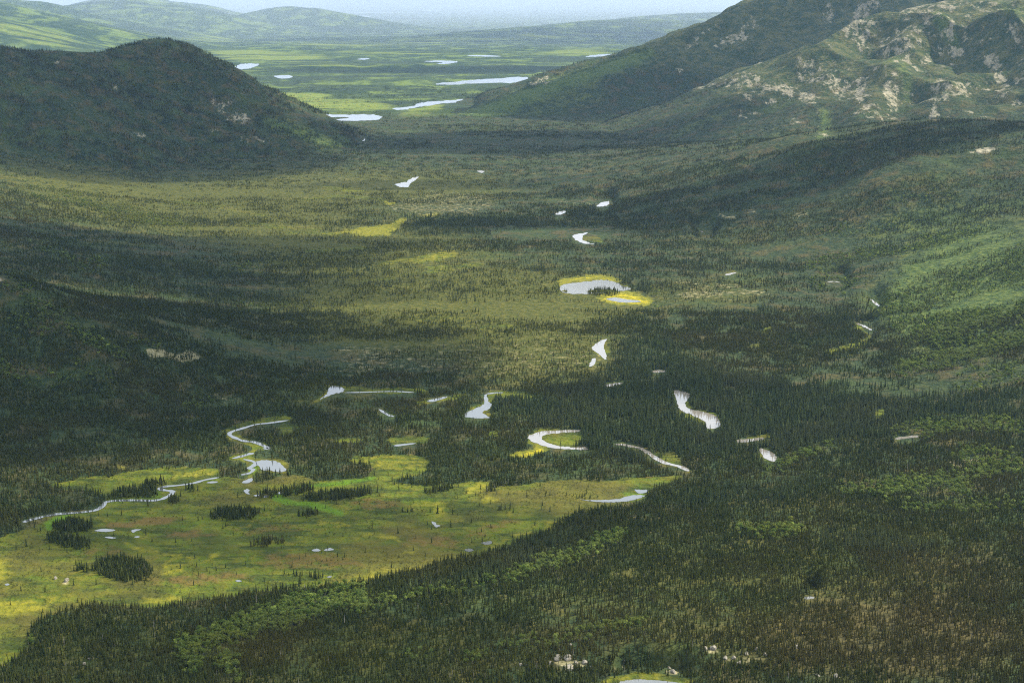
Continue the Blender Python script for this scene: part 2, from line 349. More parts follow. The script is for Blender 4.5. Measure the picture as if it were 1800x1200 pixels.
# tree islands in the bog
for b in ((215,1000,52,19,6,1),(120,952,46,14,10,.55),(128,926,32,9,0,1.2),(412,905,50,10,-3,.95),(232,871,40,11,-8,1.2),(215,848,60,5,-14,.0),(272,852,22,5,-8,1.0),(302,879,14,5,0,1),(334,858,12,5,0,1.1),(466,954,42,9,-6,.45),(592,871,62,7,-5,1.1),(542,904,22,3.5,-4,.8),(182,906,42,4,0,.35),(500,866,50,6,-8,1.1),(480,831,16,5,0,1.1),(320,842,20,5,0,.25),(400,834,10,3,0,.3),(960,870,60,8,0,.3),(1010,875,60,7,0,.3),(720,900,16,4,0,.5),(890,895,18,4,0,.5),(240,1020,60,14,0,.25),(640,905,40,6,0,.25),(515,1012,25,4,0,.5),(555,1015,20,6,0,.5),(40,1000,8,5,0,.2),(930,880,12,3,0,.4),(770,860,30,5,-10,.7),(860,862,14,4,-15,.6),(150,1000,20,6,0,.6)):
    blob(M_ISLE, *b)
blob(M_ISLE, 1060,514,30,5,0,1.3); blob(M_ISLE, 993,513,5,2.5,0,1.2)
M_ISLET = sheet(); blob(M_ISLET, 1060,514,26,4); blob(M_ISLET, 993,513,4,2)
# pale lichen ground, sunlit golden trees painted as pale ground, scree and rock
for b in ((850,632,300,40,-2,.40),(700,600,160,40,0,.30),(980,600,140,50,0,.33),(850,590,300,30,0,.25),(1275,512,105,15,3,.5),(1200,495,60,9,4,.4),(302,627,26,5,5,1.2),(400,702,30,6,0,.55),(640,630,60,30,0,.45),(200,640,14,4,0,.4),(780,360,110,30,-4,.45),(940,304,50,3.5,2,.62),(1000,324,50,3.5,0,.55),(1125,252,36,5,0,.6),(1320,370,14,4,0,1),(1400,378,50,4,-4,.8),(1280,378,12,5,0,.9),(1230,435,60,4,0,.4),(1050,412,70,4,0,.6),(905,318,14,3,0,.7),(130,292,32,5,3,.7),(700,435,60,5,0,.3),(300,815,110,8,8,.35),(985,445,50,5,0,.25),(1160,420,60,5,0,.3),(1540,680,70,8,0,.25),(1690,805,40,5,-5,.8),(1640,660,30,5,-20,.5),(600,318,160,10,3,.4),(420,322,120,10,3,.3),(1010,360,60,9,0,.45)):
    blob(M_LIC_SUN, *b)
for b in ((1735,265,42,6,-9,1.2),(1790,258,16,3,0,.8),(1660,227,7,2.5,0,1),(1712,220,10,3,0,.8),(1470,253,22,2.5,-12,.8),(1530,240,10,2,-5,.5),(1240,260,25,3,0,.4),(102,114,6,7,0,1),(202,153,9,5,-20,1),(187,155,7,2,0,.7),(243,237,16,7,10,1.1),(218,230,9,4,0,.8),(240,237,45,12,0,.35),(50,160,16,7,0,.5),(28,110,14,4,0,.6),(420,207,26,12,15,1),(392,190,14,18,35,.9),(372,178,28,8,0,.6),(440,245,30,8,8,1),(375,228,12,6,0,.9),(500,250,20,4,8,.6),(410,190,45,32,25,.5),(10,490,30,8,25,.75),(60,520,22,6,30,.5),(80,533,6,4,0,.5),(130,200,26,16,20,.4),(265,120,30,14,0,.35),(300,140,40,14,20,.4)):
    blob(M_ROCK, *b)
# scree and rock of the mountains
for b in ((950,143,22,8,-14,1),(1010,118,30,5,-18,.5),(1290,68,34,11,-12,1),(1265,80,12,8,0,1),(1320,40,26,14,-40,.8),(1215,78,30,8,-25,.7),(1250,50,40,6,-30,.7),(1198,123,14,5,0,.9),(1455,28,12,26,5,.9),(1512,28,17,26,10,1.1),(1535,8,16,12,0,.9),(1330,100,10,6,0,.6),(1365,70,8,4,0,.4),(1130,115,30,6,-25,.35),
          (1425,115,32,14,20,1.0),(1395,108,20,5,-25,.6),(1540,42,22,10,20,.8),(1480,115,40,14,0,.6),(1462,88,8,6,0,.5),(1380,160,22,14,20,1),(1420,172,22,12,10,1.1),(1360,182,12,10,0,.8),(1310,205,20,14,-30,.7),(1338,200,14,6,0,.7),(1400,215,16,12,0,.8),(1460,140,12,16,20,.4),(1515,160,14,26,10,1),(1530,190,22,12,0,.9),(1568,165,16,34,-6,1.15),(1505,190,10,20,0,.5),(1545,80,18,22,0,.6),(1560,120,18,26,0,.5),(1680,92,18,14,10,1.1),(1665,115,30,5,-15,.9),(1628,105,10,14,10,1),(1655,160,22,24,-5,1),(1690,158,34,16,5,.95),(1640,195,12,20,0,.95),(1745,110,24,18,30,1.1),(1765,150,16,30,-18,1),(1785,185,12,16,0,.9),(1790,60,18,30,0,.8),(1725,70,30,6,30,.7),(1700,30,8,26,-10,.7),(1640,15,60,9,-12,.9),(1740,10,60,16,0,.6),(1590,28,30,12,0,.7),(1610,45,50,14,0,.5),(1445,235,18,14,0,.7),(1400,248,14,4,0,.7),(1775,208,20,3,25,.8),(1560,70,12,8,0,.5),(1350,130,14,8,-20,.4)):
    blob(M_ROCK, *b)
# brighter green alpine shrub and gullies
for p, wd, v in (([(1650,30),(1670,60),(1680,85)], 24, 1), ([(1570,95),(1590,120),(1598,150),(1596,180)], 14, 1), ([(1175,243),(1215,224),(1285,193)], 9, 1.2), ([(1448,195),(1455,220),(1440,245)], 18, 1), ([(800,215),(860,192),(930,165),(1000,142),(1070,120),(1140,95)], 26, 1), ([(830,215),(950,190),(1050,165)], 40, .5), ([(1465,48),(1468,60)], 14, .8), ([(1360,215),(1370,235),(1340,250)], 12, .7), ([(1555,100),(1550,130)], 14, .6), ([(1760,10),(1790,20)], 20, .8), ([(470,215),(540,235),(600,262)], 26, .8), ([(215,170),(260,195),(295,218)], 9, .7), ([(1470,242),(1500,245)], 10, .7)):
    stroke(M_SHRUB_SUN, p, wd, v)
blob(M_SHRUB_SUN, 1690, 500, 170, 110, -25, .75); blob(M_SHRUB_SUN, 1640, 390, 160, 40, -12, .5)  # sunlit green of the right slope, put into its ground colour
blob(M_DEC, 1700, 500, 150, 90, -25, .38)  # thin broadleaf scatter added there for the same sunlit green
# broadleaf stands
for p, wd, v in (([(1417,470),(1500,453),(1600,443),(1650,417),(1710,403)], 20, .8), ([(1400,430),(1480,410),(1560,400)], 26, .35), ([(1440,490),(1520,505),(1600,495),(1700,460),(1800,425)], 34, .55), ([(1660,552),(1720,533),(1820,484)], 30, 1), ([(1640,590),(1733,560),(1820,528)], 18, .8), ([(1560,560),(1600,585),(1650,580)], 18, .5),
          ([(1592,651),(1640,638),(1690,622),(1733,610),(1820,585)], 26, 1), ([(1600,658),(1660,650),(1740,640)], 14, .6), ([(1690,680),(1740,665),(1820,650)], 30, .9), ([(1540,530),(1600,545)], 20, .6), ([(1660,330),(1740,315),(1800,305)], 8, .4), ([(1560,365),(1650,345),(1800,330)], 9, .45), ([(1500,345),(1580,330)], 6, .35), ([(1330,330),(1420,322)], 5, .3),
          ([(330,1145),(400,1115),(470,1093),(540,1070),(615,1052),(640,1050)], 36, 1), ([(320,1130),(345,1170)], 24, .9), ([(395,1165),(420,1185)], 18, .9), ([(505,1060),(560,1042),(620,1045)], 10, .7), ([(60,1130),(52,1125)], 10, .8),
          ([(900,1013),(960,988),(1033,966),(1095,945)], 15, .9), ([(960,990),(1030,985)], 12, .6), ([(640,1075),(720,1050),(820,1030),(900,1012)], 10, .45), ([(890,1138),(935,1127),(985,1130),(1067,1103),(1125,1097)], 13, .6), ([(830,1155),(850,1150)], 14, .8), ([(700,1155),(760,1150)], 10, .4),
          ([(1555,862),(1600,852),(1650,848),(1700,862)], 22, 1), ([(1480,860),(1560,857)], 12, .5), ([(1640,840),(1760,830)], 14, .5), ([(1310,925),(1350,935),(1420,932)], 10, .8), ([(1385,932),(1415,934)], 7, 1.2), ([(1590,892),(1680,895),(1800,885)], 12, .4), ([(1380,808),(1420,795),(1450,785)], 12, .8), ([(1580,765),(1660,750),(1800,745)], 22, .7), ([(1620,752),(1640,745)], 14, .9), ([(1700,800),(1800,820)], 34, .5), ([(1340,830),(1370,820)], 14, .5), ([(1410,800),(1430,790)], 12, .6),
          ([(10,500),(70,540),(140,585),(220,625)], 22, .55), ([(20,560),(90,590)], 18, .4), ([(0,650),(60,670),(130,660)], 22, .5), ([(120,640),(200,665)], 12, .5), ([(235,600),(290,612)], 8, .5), ([(60,430),(160,470)], 18, .25), ([(170,455),(190,465)], 14, .5), ([(400,535),(500,540),(600,535)], 6, .35), ([(330,712),(370,708)], 10, .6), ([(410,465),(440,472)], 8, .6),
          ([(0,300),(60,335),(140,350),(260,385)], 22, .5), ([(100,320),(200,370),(330,400)], 12, .5), ([(150,300),(300,325)], 12, .2), ([(90,300),(170,310)], 9, .4), ([(880,285),(905,280)], 7, .8), ([(860,300),(900,290)], 6, .6), ([(1395,285),(1400,292)], 8, .8), ([(1150,520),(1150,535)], 14, 1), ([(1075,490),(1100,498)], 6, .4), ([(1035,632),(1020,635)], 10, .9), ([(640,560),(700,560)], 6, .3), ([(500,250),(560,258),(600,265)], 10, .8), ([(860,510),(900,515)], 8, .4), ([(690,215),(760,225),(800,232)], 10, .4)):
    stroke(M_DEC, p, wd, v)
# tall riverside spruce
poly(M_TALL, [(865,736),(862,716),(880,704),(960,700),(1010,690),(1050,640),(1060,640),(1110,600),(1180,610),(1260,650),(1400,672),(1560,672),(1700,690),(1800,705),(1800,745),(1700,745),(1600,752),(1560,768),(1440,765),(1370,775),(1300,792),(1215,800),(1185,798),(1130,815),(1060,800),(1035,788),(1018,786),(1018,757),(960,750),(930,740)])
for b in ((1520,560,60,10,0,.8),(1460,600,60,10,0,.6),(1120,500,30,12,0,.8),(1340,540,40,16,0,.5),(1480,470,60,14,0,.5),(1380,310,50,8,-10,.5),(820,400,130,14,0,.5),(300,475,160,16,8,.8),(400,520,120,10,6,.8),(160,440,120,18,10,.6),(540,610,50,12,-8,.9),(300,725,70,10,0,.7),(820,523,80,8,0,.9),(840,402,150,13,0,1),(760,385,60,8,0,.8),(1180,470,90,10,0,.8),(980,470,70,9,0,.7),(700,500,90,6,0,.6),(600,470,100,8,4,.7),(1330,470,80,12,0,.7),(560,545,90,7,0,.7),(1000,330,90,7,0,.6),(450,330,80,8,6,.6),(890,560,80,5,0,.5),(350,385,110,8,8,.5),(240,870,60,12,0,.35),(540,830,60,12,-10,.4),(780,815,100,14,-5,.35),(80,880,100,20,0,.4),(870,990,180,18,-22,.5),(1300,870,120,18,-10,.5),(1550,960,100,16,0,.6),(440,1035,30,8,0,.6),(650,780,60,8,0,.3),(520,770,60,8,0,.4)):
    blob(M_TALL, *b)
# far plain: dark forest bands and bright meadows
for b in ((880,122,220,9,-1,1),(560,126,140,6,2,.8),(1000,104,90,5,-2,1),(680,108,60,3,0,.8),(520,150,90,6,0,.7),(640,140,160,7,0,.6),(840,155,100,5,-2,.7),(720,170,120,4,0,.4),(900,158,60,6,-6,.7),(600,100,60,3,0,.3),(820,88,110,3,0,.6),(560,86,120,3,2,.5),(700,72,140,4,0,.5),(450,70,90,5,0,.6),(1000,78,120,7,-2,.6),(1100,62,120,8,3,.5),(1160,88,60,4,0,.5),(830,176,30,4,0,.6),(450,150,40,7,0,.5),(700,82,60,3,0,.4),(500,57,160,3,0,.5)):
    blob(M_PDARK, *b)
for b in ((600,183,110,10,2,1),(520,170,60,6,0,1),(740,196,60,9,-18,1),(690,155,90,5,0,.5),(540,205,60,2.5,0,1),(470,100,110,7,0,1),(420,92,60,4,0,1),(560,112,90,2,0,1),(700,93,130,3,0,.9),(950,94,140,2,0,1),(1020,89,60,2.5,0,1),(640,117,60,2,0,.9),(430,124,40,2,0,1),(800,72,120,4,-2,.7),(940,66,140,5,-3,.6),(620,78,110,3,0,.8),(450,60,60,3,0,.6),(300,62,140,8,6,.6),(60,62,90,14,12,.7),(1050,37,70,2,0,.9),(1180,30,60,1.8,0,.8)):
    blob(M_PBRI, *b)
M_DENSE[:] = 1.0
M_OLIVE = sheet(); M_OPEN = sheet()
for b in ((800,545,330,85,0,.9),(330,370,330,50,6,.9),(620,330,330,36,0,.8),(640,440,240,50,0,.7),(420,600,160,40,6,.3),(120,310,160,26,8,.7),(560,690,120,26,0,.6),(950,640,160,50,0,.7),(1300,420,200,30,0,.4),(1150,300,200,20,0,.45),(1250,515,140,24,0,.8),(900,820,160,14,0,.5),(200,1140,240,50,-4,.5),(700,1120,200,60,0,.4),(1000,1080,260,60,-12,.35),(1600,330,240,40,-8,.3),(60,380,160,20,0,.2),(1350,1020,450,130,-6,.5),(600,1150,300,60,0,.55),(1500,880,250,50,0,.35)):
    blob(M_OLIVE, *b)
M_FBR = sheet()
for b in ((1560,1120,260,80,0,.9),(1700,1000,160,50,0,.6),(1200,1100,200,50,0,.5),(1480,960,160,30,0,.4),(450,1140,160,40,0,.5),(1080,660,40,16,0,.4),(850,650,300,30,0,.4),(1300,600,200,40,0,.3),(1650,800,160,30,0,.3),(270,110,80,40,0,.4),(130,200,60,24,20,.4),(330,150,60,40,0,.3),(60,230,90,40,0,.3)):
    blob(M_FBR, *b)
for b in ((1003,1166,36,7,0,1),(1000,1180,20,3,0,.8),(1085,1174,15,5,0,1),(1181,1181,15,6,0,1),(1254,1144,14,6,0,1),(1302,1159,46,9,0,.7),(117,1024,9,5,0,1),(98,1019,6,4,0,1),(160,1164,14,3,0,.8),(1012,1134,14,3,0,.7),(1454,1190,26,3,0,.8),(920,1172,12,3,0,.7)):
    blob(M_OPEN, *b)
_rim = np.clip(W_NEAR*2.2-.15, 0, 1)*(YY > 260)
M_YEL = np.maximum(M_YEL, _rim*.30); M_BOG = np.maximum(M_BOG, _rim*.9); M_FLUSH = np.maximum(M_FLUSH, _rim*.35*(YY > 730)*(XX < 700))
SOFT = {}
for k_, m_ in (('bog', M_BOG), ('yel', M_YEL), ('brn', M_BRN), ('lic_sun', M_LIC_SUN), ('rock', M_ROCK), ('dec', M_DEC), ('tall', M_TALL), ('isle', M_ISLE), ('pd', M_PDARK), ('pb', M_PBRI), ('shrub', M_SHRUB_SUN), ('flush', M_FLUSH), ('olive', M_OLIVE), ('fbr', M_FBR), ('open', M_OPEN)):
    SOFT[k_] = blur(m_, {'olive': 12, 'tall': 3, 'fbr': 12, 'shrub': 4, 'lic_sun': 2, 'dec': 3}.get(k_, 1))
SOFT['water'] = M_WATER
SOFT['wflat'] = np.clip(np.maximum(blur((M_WATER > .1).astype(np.float32), 5)*25, blur(M_BOG, 4)*(YY > 740)*2), 0, 1)
CLEAR = M_WATER.copy()
for k_ in range(1, 7): CLEAR[k_:] = np.maximum(CLEAR[k_:], M_WATER[:-k_]*(1-0.09*k_))     # low banks on the camera's side of the water

# ------------------------------------------------------------------ the land
def crest(*pts): return np.array([at_range(*p) for p in pts])
RIDGES = [   # label index, name, crest, width per height, width offset, profile power, rounding, noise
 (1, crest((-300,130,6500),(-120,92,6700),(0,81,6800),(40,90,6900),(100,89,6950),(180,94,7100),(226,80,7200),(256,71,7300),(287,68,7330),(325,76,7350),(360,94,7350),(394,122,7330),(425,152,7300),(456,181,7260),(486,206,7200),(520,227,7150),(562,250,7000),(592,262,6950)), 1.65, 70, 1.1, 60, .5),
 (0, np.array([(-1900,2500,130),(-2100,3100,200),(-2500,3900,250),(-2900,5200,320),(-3300,6500,380)], float), 0, 1350, 1.35, 200, .4),
 (2, np.array([at_range(-140,440,2950),at_range(0,484,2930),at_range(70,524,2830),at_range(150,580,2740),at_range(235,640,2690)]), 2.6, 120, 1.2, 20, .4),
 (3, np.concatenate([crest((1255,266,6400),(1330,253,6100),(1400,246,5900),(1500,233,5600),(1600,215,5400),(1660,210,5250),(1800,216,5000)), np.array([(2100,4400,290),(2080,3600,330),(2050,2700,330),(2100,2000,200)], float)]), .9, 900, 1.25, 150, .5),
 (4, crest((1150,252,7200),(1200,229,7400),(1250,204,7500),(1320,164,7700),(1400,124,7900),(1480,86,8100),(1530,60,8200),(1560,46,8300),(1600,31,8400),(1660,9,8400),(1720,-12,8300),(1800,-20,8200),(2000,-60,8000),(2300,0,7600)), 2.5, 150, 1.05, 40, .8),
 (5, crest((735,238,8250),(800,214,8600),(860,191,8850),(930,161,9100),(1000,136,9300),(1070,114,9500),(1130,93,9700),(1185,65,9900),(1250,39,10100),(1300,16,10300),(1350,-5,10500),(1450,-45,10800),(1600,-90,11000),(1900,-80,11000)), 2.1, 200, 1.1, 60, .6),
 (6, crest((765,207,9200),(830,185,9500),(900,153,9800),(960,127,10000),(1040,104,10300),(1110,88,10600),(1185,66,10900),(1260,40,11000),(1350,20,11200)), 2.2, 160, 1.1, 30, .3),
 (7, crest((-300,-60,21000),(-100,-10,22000),(0,15,22500),(60,34,22800),(110,48,23000),(170,58,23300),(240,66,23500)), 4.5, 500, 1.3, 200, .5),
 (8, crest((-100,-10,25500),(60,2,26000),(110,14,26000),(150,34,26300),(185,50,26500),(230,60,26500)), 4, 500, 1.2, 250, .5),
 (9, crest((100,12,28500),(180,2,29000),(230,-1,29000),(285,5,29200),(335,22,29500),(390,42,30000),(440,54,30000)), 4, 600, 1.2, 300, .5),
 (10, crest((250,-20,34000),(300,2,34000),(345,7,34500),(400,26,35000),(440,38,35000)), 3.5, 500, 1.2, 300, .4),
 (11, crest((420,42,30500),(455,28,31000),(485,16,31200),(508,11.5,31300),(545,14,31500),(600,24,31800),(650,35,32000),(700,43,32000),(760,50,32000)), 4.5, 500, 1.2, 250, .4),
 (12, crest((820,60,24000),(900,50,25500),(960,45,26500),(1010,40,27000),(1060,35.5,27500),(1130,34,28000),(1200,36,28500),(1300,38,29000)), 7, 700, 1.2, 300, .5),
 (12, crest((1060,38,32000),(1140,28,32500),(1200,24,33000),(1280,21,33000),(1400,20,33000)), 6, 700, 1.2, 300, .4),
]
GULLIES = [([(1530,70),(1500,130),(1470,175),(1450,215),(1455,250)], 55, 140), ([(1640,70),(1615,110),(1605,150),(1600,190),(1590,228)], 75, 140), ([(1715,40),(1705,80),(1720,130),(1750,175),(1790,215)], 70, 150), ([(1420,125),(1370,175),(1300,225),(1220,255)], 45, 140), ([(1680,40),(1690,95),(1625,140)], 35, 90), ([(1790,40),(1775,110),(1800,160)], 40, 120)]

def ridge_field(x, y, c, wk, w0, p, rnd):
    H = np.zeros_like(x); T = np.ones_like(x)
    for a, b in zip(c[:-1], c[1:]):
        wmax = wk*max(a[2], b[2])+w0+rnd
        sel = np.nonzero((x > min(a[0], b[0])-wmax) & (x < max(a[0], b[0])+wmax) & (y > min(a[1], b[1])-wmax) & (y < max(a[1], b[1])+wmax))[0]
        if not len(sel): continue
        xs, ys = x[sel], y[sel]
        d0, d1 = b[0]-a[0], b[1]-a[1]
        t = np.clip(((xs-a[0])*d0+(ys-a[1])*d1)/(d0*d0+d1*d1), 0, 1)
        d = np.hypot(xs-a[0]-t*d0, ys-a[1]-t*d1)
        d = np.sqrt(d*d+rnd*rnd)-rnd
        zc = a[2]+(b[2]-a[2])*t
        q = d/(wk*np.maximum(zc, 0)+w0)
        h = zc*np.clip(1-q, 0, 1)**p
        better = h > H[sel]
        H[sel] = np.where(better, h, H[sel]); T[sel] = np.where(better, q, T[sel])
    return H, T
GULLY_W = None
def height(x, y, water_flat=True):
    shp = np.shape(x)
    x = np.asarray(x, np.float64).ravel(); y = np.asarray(y, np.float64).ravel()
    r = np.hypot(x, y)
    n1 = fbm(x, y, 420, 4, 3)-.5; n2 = fbm(x, y, 130, 3, 8)-.5
    # the foreground rise: a gentle moraine climbing towards the lower right
    dr = (x+190)*.637-(y-1650)*.77
    rise = .075*np.sqrt(np.clip(dr, 0, None)**2+60**2)-.075*60
    rise = np.where(dr > 0, rise, 0)*(1-sstep(2600, 3600, r))
    roll = (fbm(x, y, 1500, 4, 21)-.5)*70*sstep(8500, 12500, r)*(1-sstep(40000, 90000, r)) + n2*2.2*(1-sstep(5000, 9000, r))
    flat = np.zeros_like(x)
    if water_flat:
        u, v = to_px(x, y, np.zeros_like(x)); flat = look(SOFT['wflat'], u, v)*(r < 60000)*(y > 300)
    H = (rise + roll*(1-flat)) * 1.0
    H = np.where((roll < 0) & (rise < 1) & (r > 8500), roll*(1-flat)*.6, H)
    comp = np.zeros(len(x), np.int32)
    for idx, c, wk, w0, p, rnd, ns in RIDGES:
        h, T = ridge_field(x, y, c, wk, w0, p, rnd)
        env = np.clip(T*3.5, 0, 1)*np.clip((1-T)*2.5, 0, 1)
        if idx in (4, 5):
            big = 1-np.abs(fbm(x*.8+y*.25, y*.35, 430, 3, 31 + idx)*2-1)
            h = h*(1+env*ns*.46*(big-.62)) + env*(n1*50+n2*30+(1-np.abs(fbm(x*.9+y*.25, y*.4, 150, 3, 61+idx)*2-1)-.6)*26)
        elif idx >= 7:
            h = h*(1+env*ns*.5*(fbm(x, y, 1800, 4, 40+idx)-.5)*2)
        else:
            h = h*(1+env*ns*.55*n1*2) + env*(n2*10)*np.clip(h/80, 0, 1)
        if idx == 4 and GULLY_W is not None:
            for pts, dep, wd in GULLY_W:
                g = np.full(len(x), 1e9)
                for a, b in zip(pts[:-1], pts[1:]):
                    d0 = b-a; t = np.clip(((x-a[0])*d0[0]+(y-a[1])*d0[1])/(d0@d0), 0, 1)
                    g = np.minimum(g, np.hypot(x-a[0]-t*d0[0], y-a[1]-t*d0[1]))
                h = h-dep*np.exp(-(g/wd)**2*1.2)*np.clip(h/120, 0, 1)*env
        h = np.maximum(h, 0)
        k = 25.0 if idx < 7 else 60.0
        lo = np.minimum(H, h)
        comp = np.where((h > H) & (h > 5), idx, comp)
        H = np.where(h > 0, np.maximum(H, h)+np.clip(k-np.abs(H-h), 0, None)**2/(4*k)*np.clip(lo/k, 0, 1), H)
    far_flat = flat*(np.hypot(x, y) > 8300)
    H = H*(1-far_flat*np.clip(1-H/120, 0, 1))
    near_flat = flat*(r <= 8300)*(1-sstep(20, 45, H))
    H = H*(1-near_flat)
    if water_flat:
        H = H+1.4*np.clip(look(M_ISLET, u, v)*1.5, 0, 1)*(r < 4300)*(r > 3400)
    for cx, cy_, rad, lev in PITS:
        m = 1-sstep(rad, rad*1.8, np.hypot((x-cx), (y-cy_)))
        H = H*(1-m)+lev*m
    return H.reshape(shp), comp.reshape(shp)
PITS = []
def hit(px, py, r0=900.0, r1=12000.0):                    # first point of the land along a sight line
    d = ray(px, py); hd = math.hypot(d[0], d[1])
    rr = np.arange(r0, r1, 12.0); t = rr/hd
    hh, _ = height(d[0]*t, d[1]*t, False)
    z = CAM_Z+d[2]*t
    i = int(np.argmax(hh >= z)) if (hh >= z).any() else len(rr)-1
    return np.array([d[0]*t[i], d[1]*t[i], hh[i]])
_p = []
for px, py, rad in ((1145,1203,34),(1423,1050,9)):
    q = hit(px, py, 1100, 2600); _p.append((q[0], q[1], rad, q[2]))
PITS = _p
_g = []
for pts, dep, wd in GULLIES:
    _g.append(([hit(px, py, 6300, 9500)[:2] for px, py in pts], dep, wd))
GULLY_W = _g

AZ = np.concatenate([np.linspace(-180, -24, 40, endpoint=False), np.linspace(-24, -21, 16, endpoint=False), np.linspace(-21, 21, 520, endpoint=False), np.linspace(21, 24, 16, endpoint=False), np.linspace(24, 180, 41)])
RG = np.concatenate([np.linspace(1, 900, 24, endpoint=False), np.arange(900, 3000, 9), np.arange(3000, 6000, 11), np.arange(6000, 11500, 12), np.geomspace(11500, 36000, 130, endpoint=False), np.geomspace(36000, 180000, 46)])
nA, nR = len(AZ), len(RG)
azr = np.radians(AZ)
GX = RG[:, None]*np.sin(azr)[None]; GY = RG[:, None]*np.cos(azr)[None]
GZ, GC = height(GX, GY)
GZ = GZ.astype(np.float64)

def grid_z(x, y):
    a = np.degrees(np.arctan2(x, y)); r = np.hypot(x, y)
    fi = np.interp(a, AZ, np.arange(nA)); fj = np.interp(r, RG, np.arange(nR))
    i = np.clip(fi.astype(int), 0, nA-2); j = np.clip(fj.astype(int), 0, nR-2)
    u, v = fi-i, fj-j
    return (GZ[j, i]*(1-u)+GZ[j, i+1]*u)*(1-v)+(GZ[j+1, i]*(1-u)+GZ[j+1, i+1]*u)*v
def grid_comp(x, y):
    a = np.degrees(np.arctan2(x, y)); r = np.hypot(x, y)
    i = np.clip(np.rint(np.interp(a, AZ, np.arange(nA))).astype(int), 0, nA-1)
    j = np.clip(np.rint(np.interp(r, RG, np.arange(nR))).astype(int), 0, nR-1)
    return GC[j, i]

def cover(x, y, z, comp):
    """ground-cover weights of places on the land"""
    r = np.hypot(x, y)
    u, v = to_px(x, y, z)
    nb = fbm(x, y, 60, 3, 51)-.5; nc = fbm(x, y, 60, 3, 57)-.5; nd = fbm(x, y, 220, 4, 63); ne = fbm(x, y, 25, 2, 71)
    k = np.clip(2600/r, .1, 1)
    uu, vv = u+nb*26*k, v+nc*12*k
    front = (y > 300)
    valley = (comp == 0) & front & (r < 8600)
    g = {}
    g['bog'] = look(SOFT['bog'], uu, vv)*valley
    g['yel'] = look(SOFT['yel'], uu, vv)*valley
    g['flush'] = look(SOFT['flush'], uu, vv)*valley
    g['brn'] = look(SOFT['brn'], uu, vv)*valley
    g['lic_sun'] = look(SOFT['lic_sun'], u+nb*120*k, v+nc*40*k)*front*(r < 8600)
    mt = (comp >= 1) & (comp <= 6)
    g['olive'] = look(SOFT['olive'], uu, vv)*front*(r < 8600)
    g['fbr'] = look(SOFT['fbr'], uu, vv)*front*(r < 9000)
    g['open'] = look(SOFT['open'], u, v)*front*(r < 3000)
    g['lic_sun'] = np.maximum(g['lic_sun'], g['open']*.75)
    rib = fbm(x*1.2+y*.25, y*.4, 150, 4, 133)
    g['rock'] = np.maximum(look(SOFT['rock'], uu, vv), np.where(comp == 4, np.clip((rib-.41)*3.4+.28*sstep(380, 620, z), 0, .90)*sstep(40, 200, z), 0))*mt*front
    g['shrub'] = look(SOFT['shrub'], uu, vv)*mt*front
    g['pd'] = look(SOFT['pd'], uu, vv)*(r > 8300)*front
    g['pb'] = look(SOFT['pb'], uu, vv)*(r > 8300)*front
    g['alp'] = np.where((comp == 4) | (comp == 5), sstep(150, 330, z+nd*160-80), 0.0)
    g['far'] = sstep(8300, 9300, r)*((comp == 0) | (comp >= 7))
    return g, u, v, nd, ne

flatidx = np.arange(nR*nA).reshape(nR, nA)
gx, gy, gz, gc = GX.ravel(), GY.ravel(), GZ.ravel(), GC.ravel()
cov, gu, gv, gnd, gne = cover(gx, gy, gz, gc)
W_A = np.stack([cov['bog'], cov['yel'], cov['lic_sun'], cov['rock']], 1).astype(np.float32)
W_B = np.stack([cov['shrub'], cov['pd'], cov['pb'], cov['alp']], 1).astype(np.float32)
W_C = np.stack([cov['flush'], cov['brn'], cov['far'], gnd], 1).astype(np.float32)
W_D = np.stack([cov['olive'], cov['fbr'], cov['open'], gne], 1).astype(np.float32)

# vertex normals of the whole sheet, so the pieces shade as one land
P3 = np.stack([GX, GY, GZ], 2)
du = np.empty_like(P3); dv = np.empty_like(P3)
du[:, 1:-1] = P3[:, 2:]-P3[:, :-2]; du[:, 0] = P3[:, 1]-P3[:, -2]; du[:, -1] = du[:, 0]
dv[1:-1] = P3[2:]-P3[:-2]; dv[0] = P3[1]-P3[0]; dv[-1] = P3[-1]-P3[-2]
NV = np.cross(du, dv); NV *= np.sign(NV[..., 2:3])+1e-9
NV = (NV/np.linalg.norm(NV, axis=2, keepdims=True)).reshape(-1, 3)
NV[~np.isfinite(NV).all(1)] = (0, 0, 1)

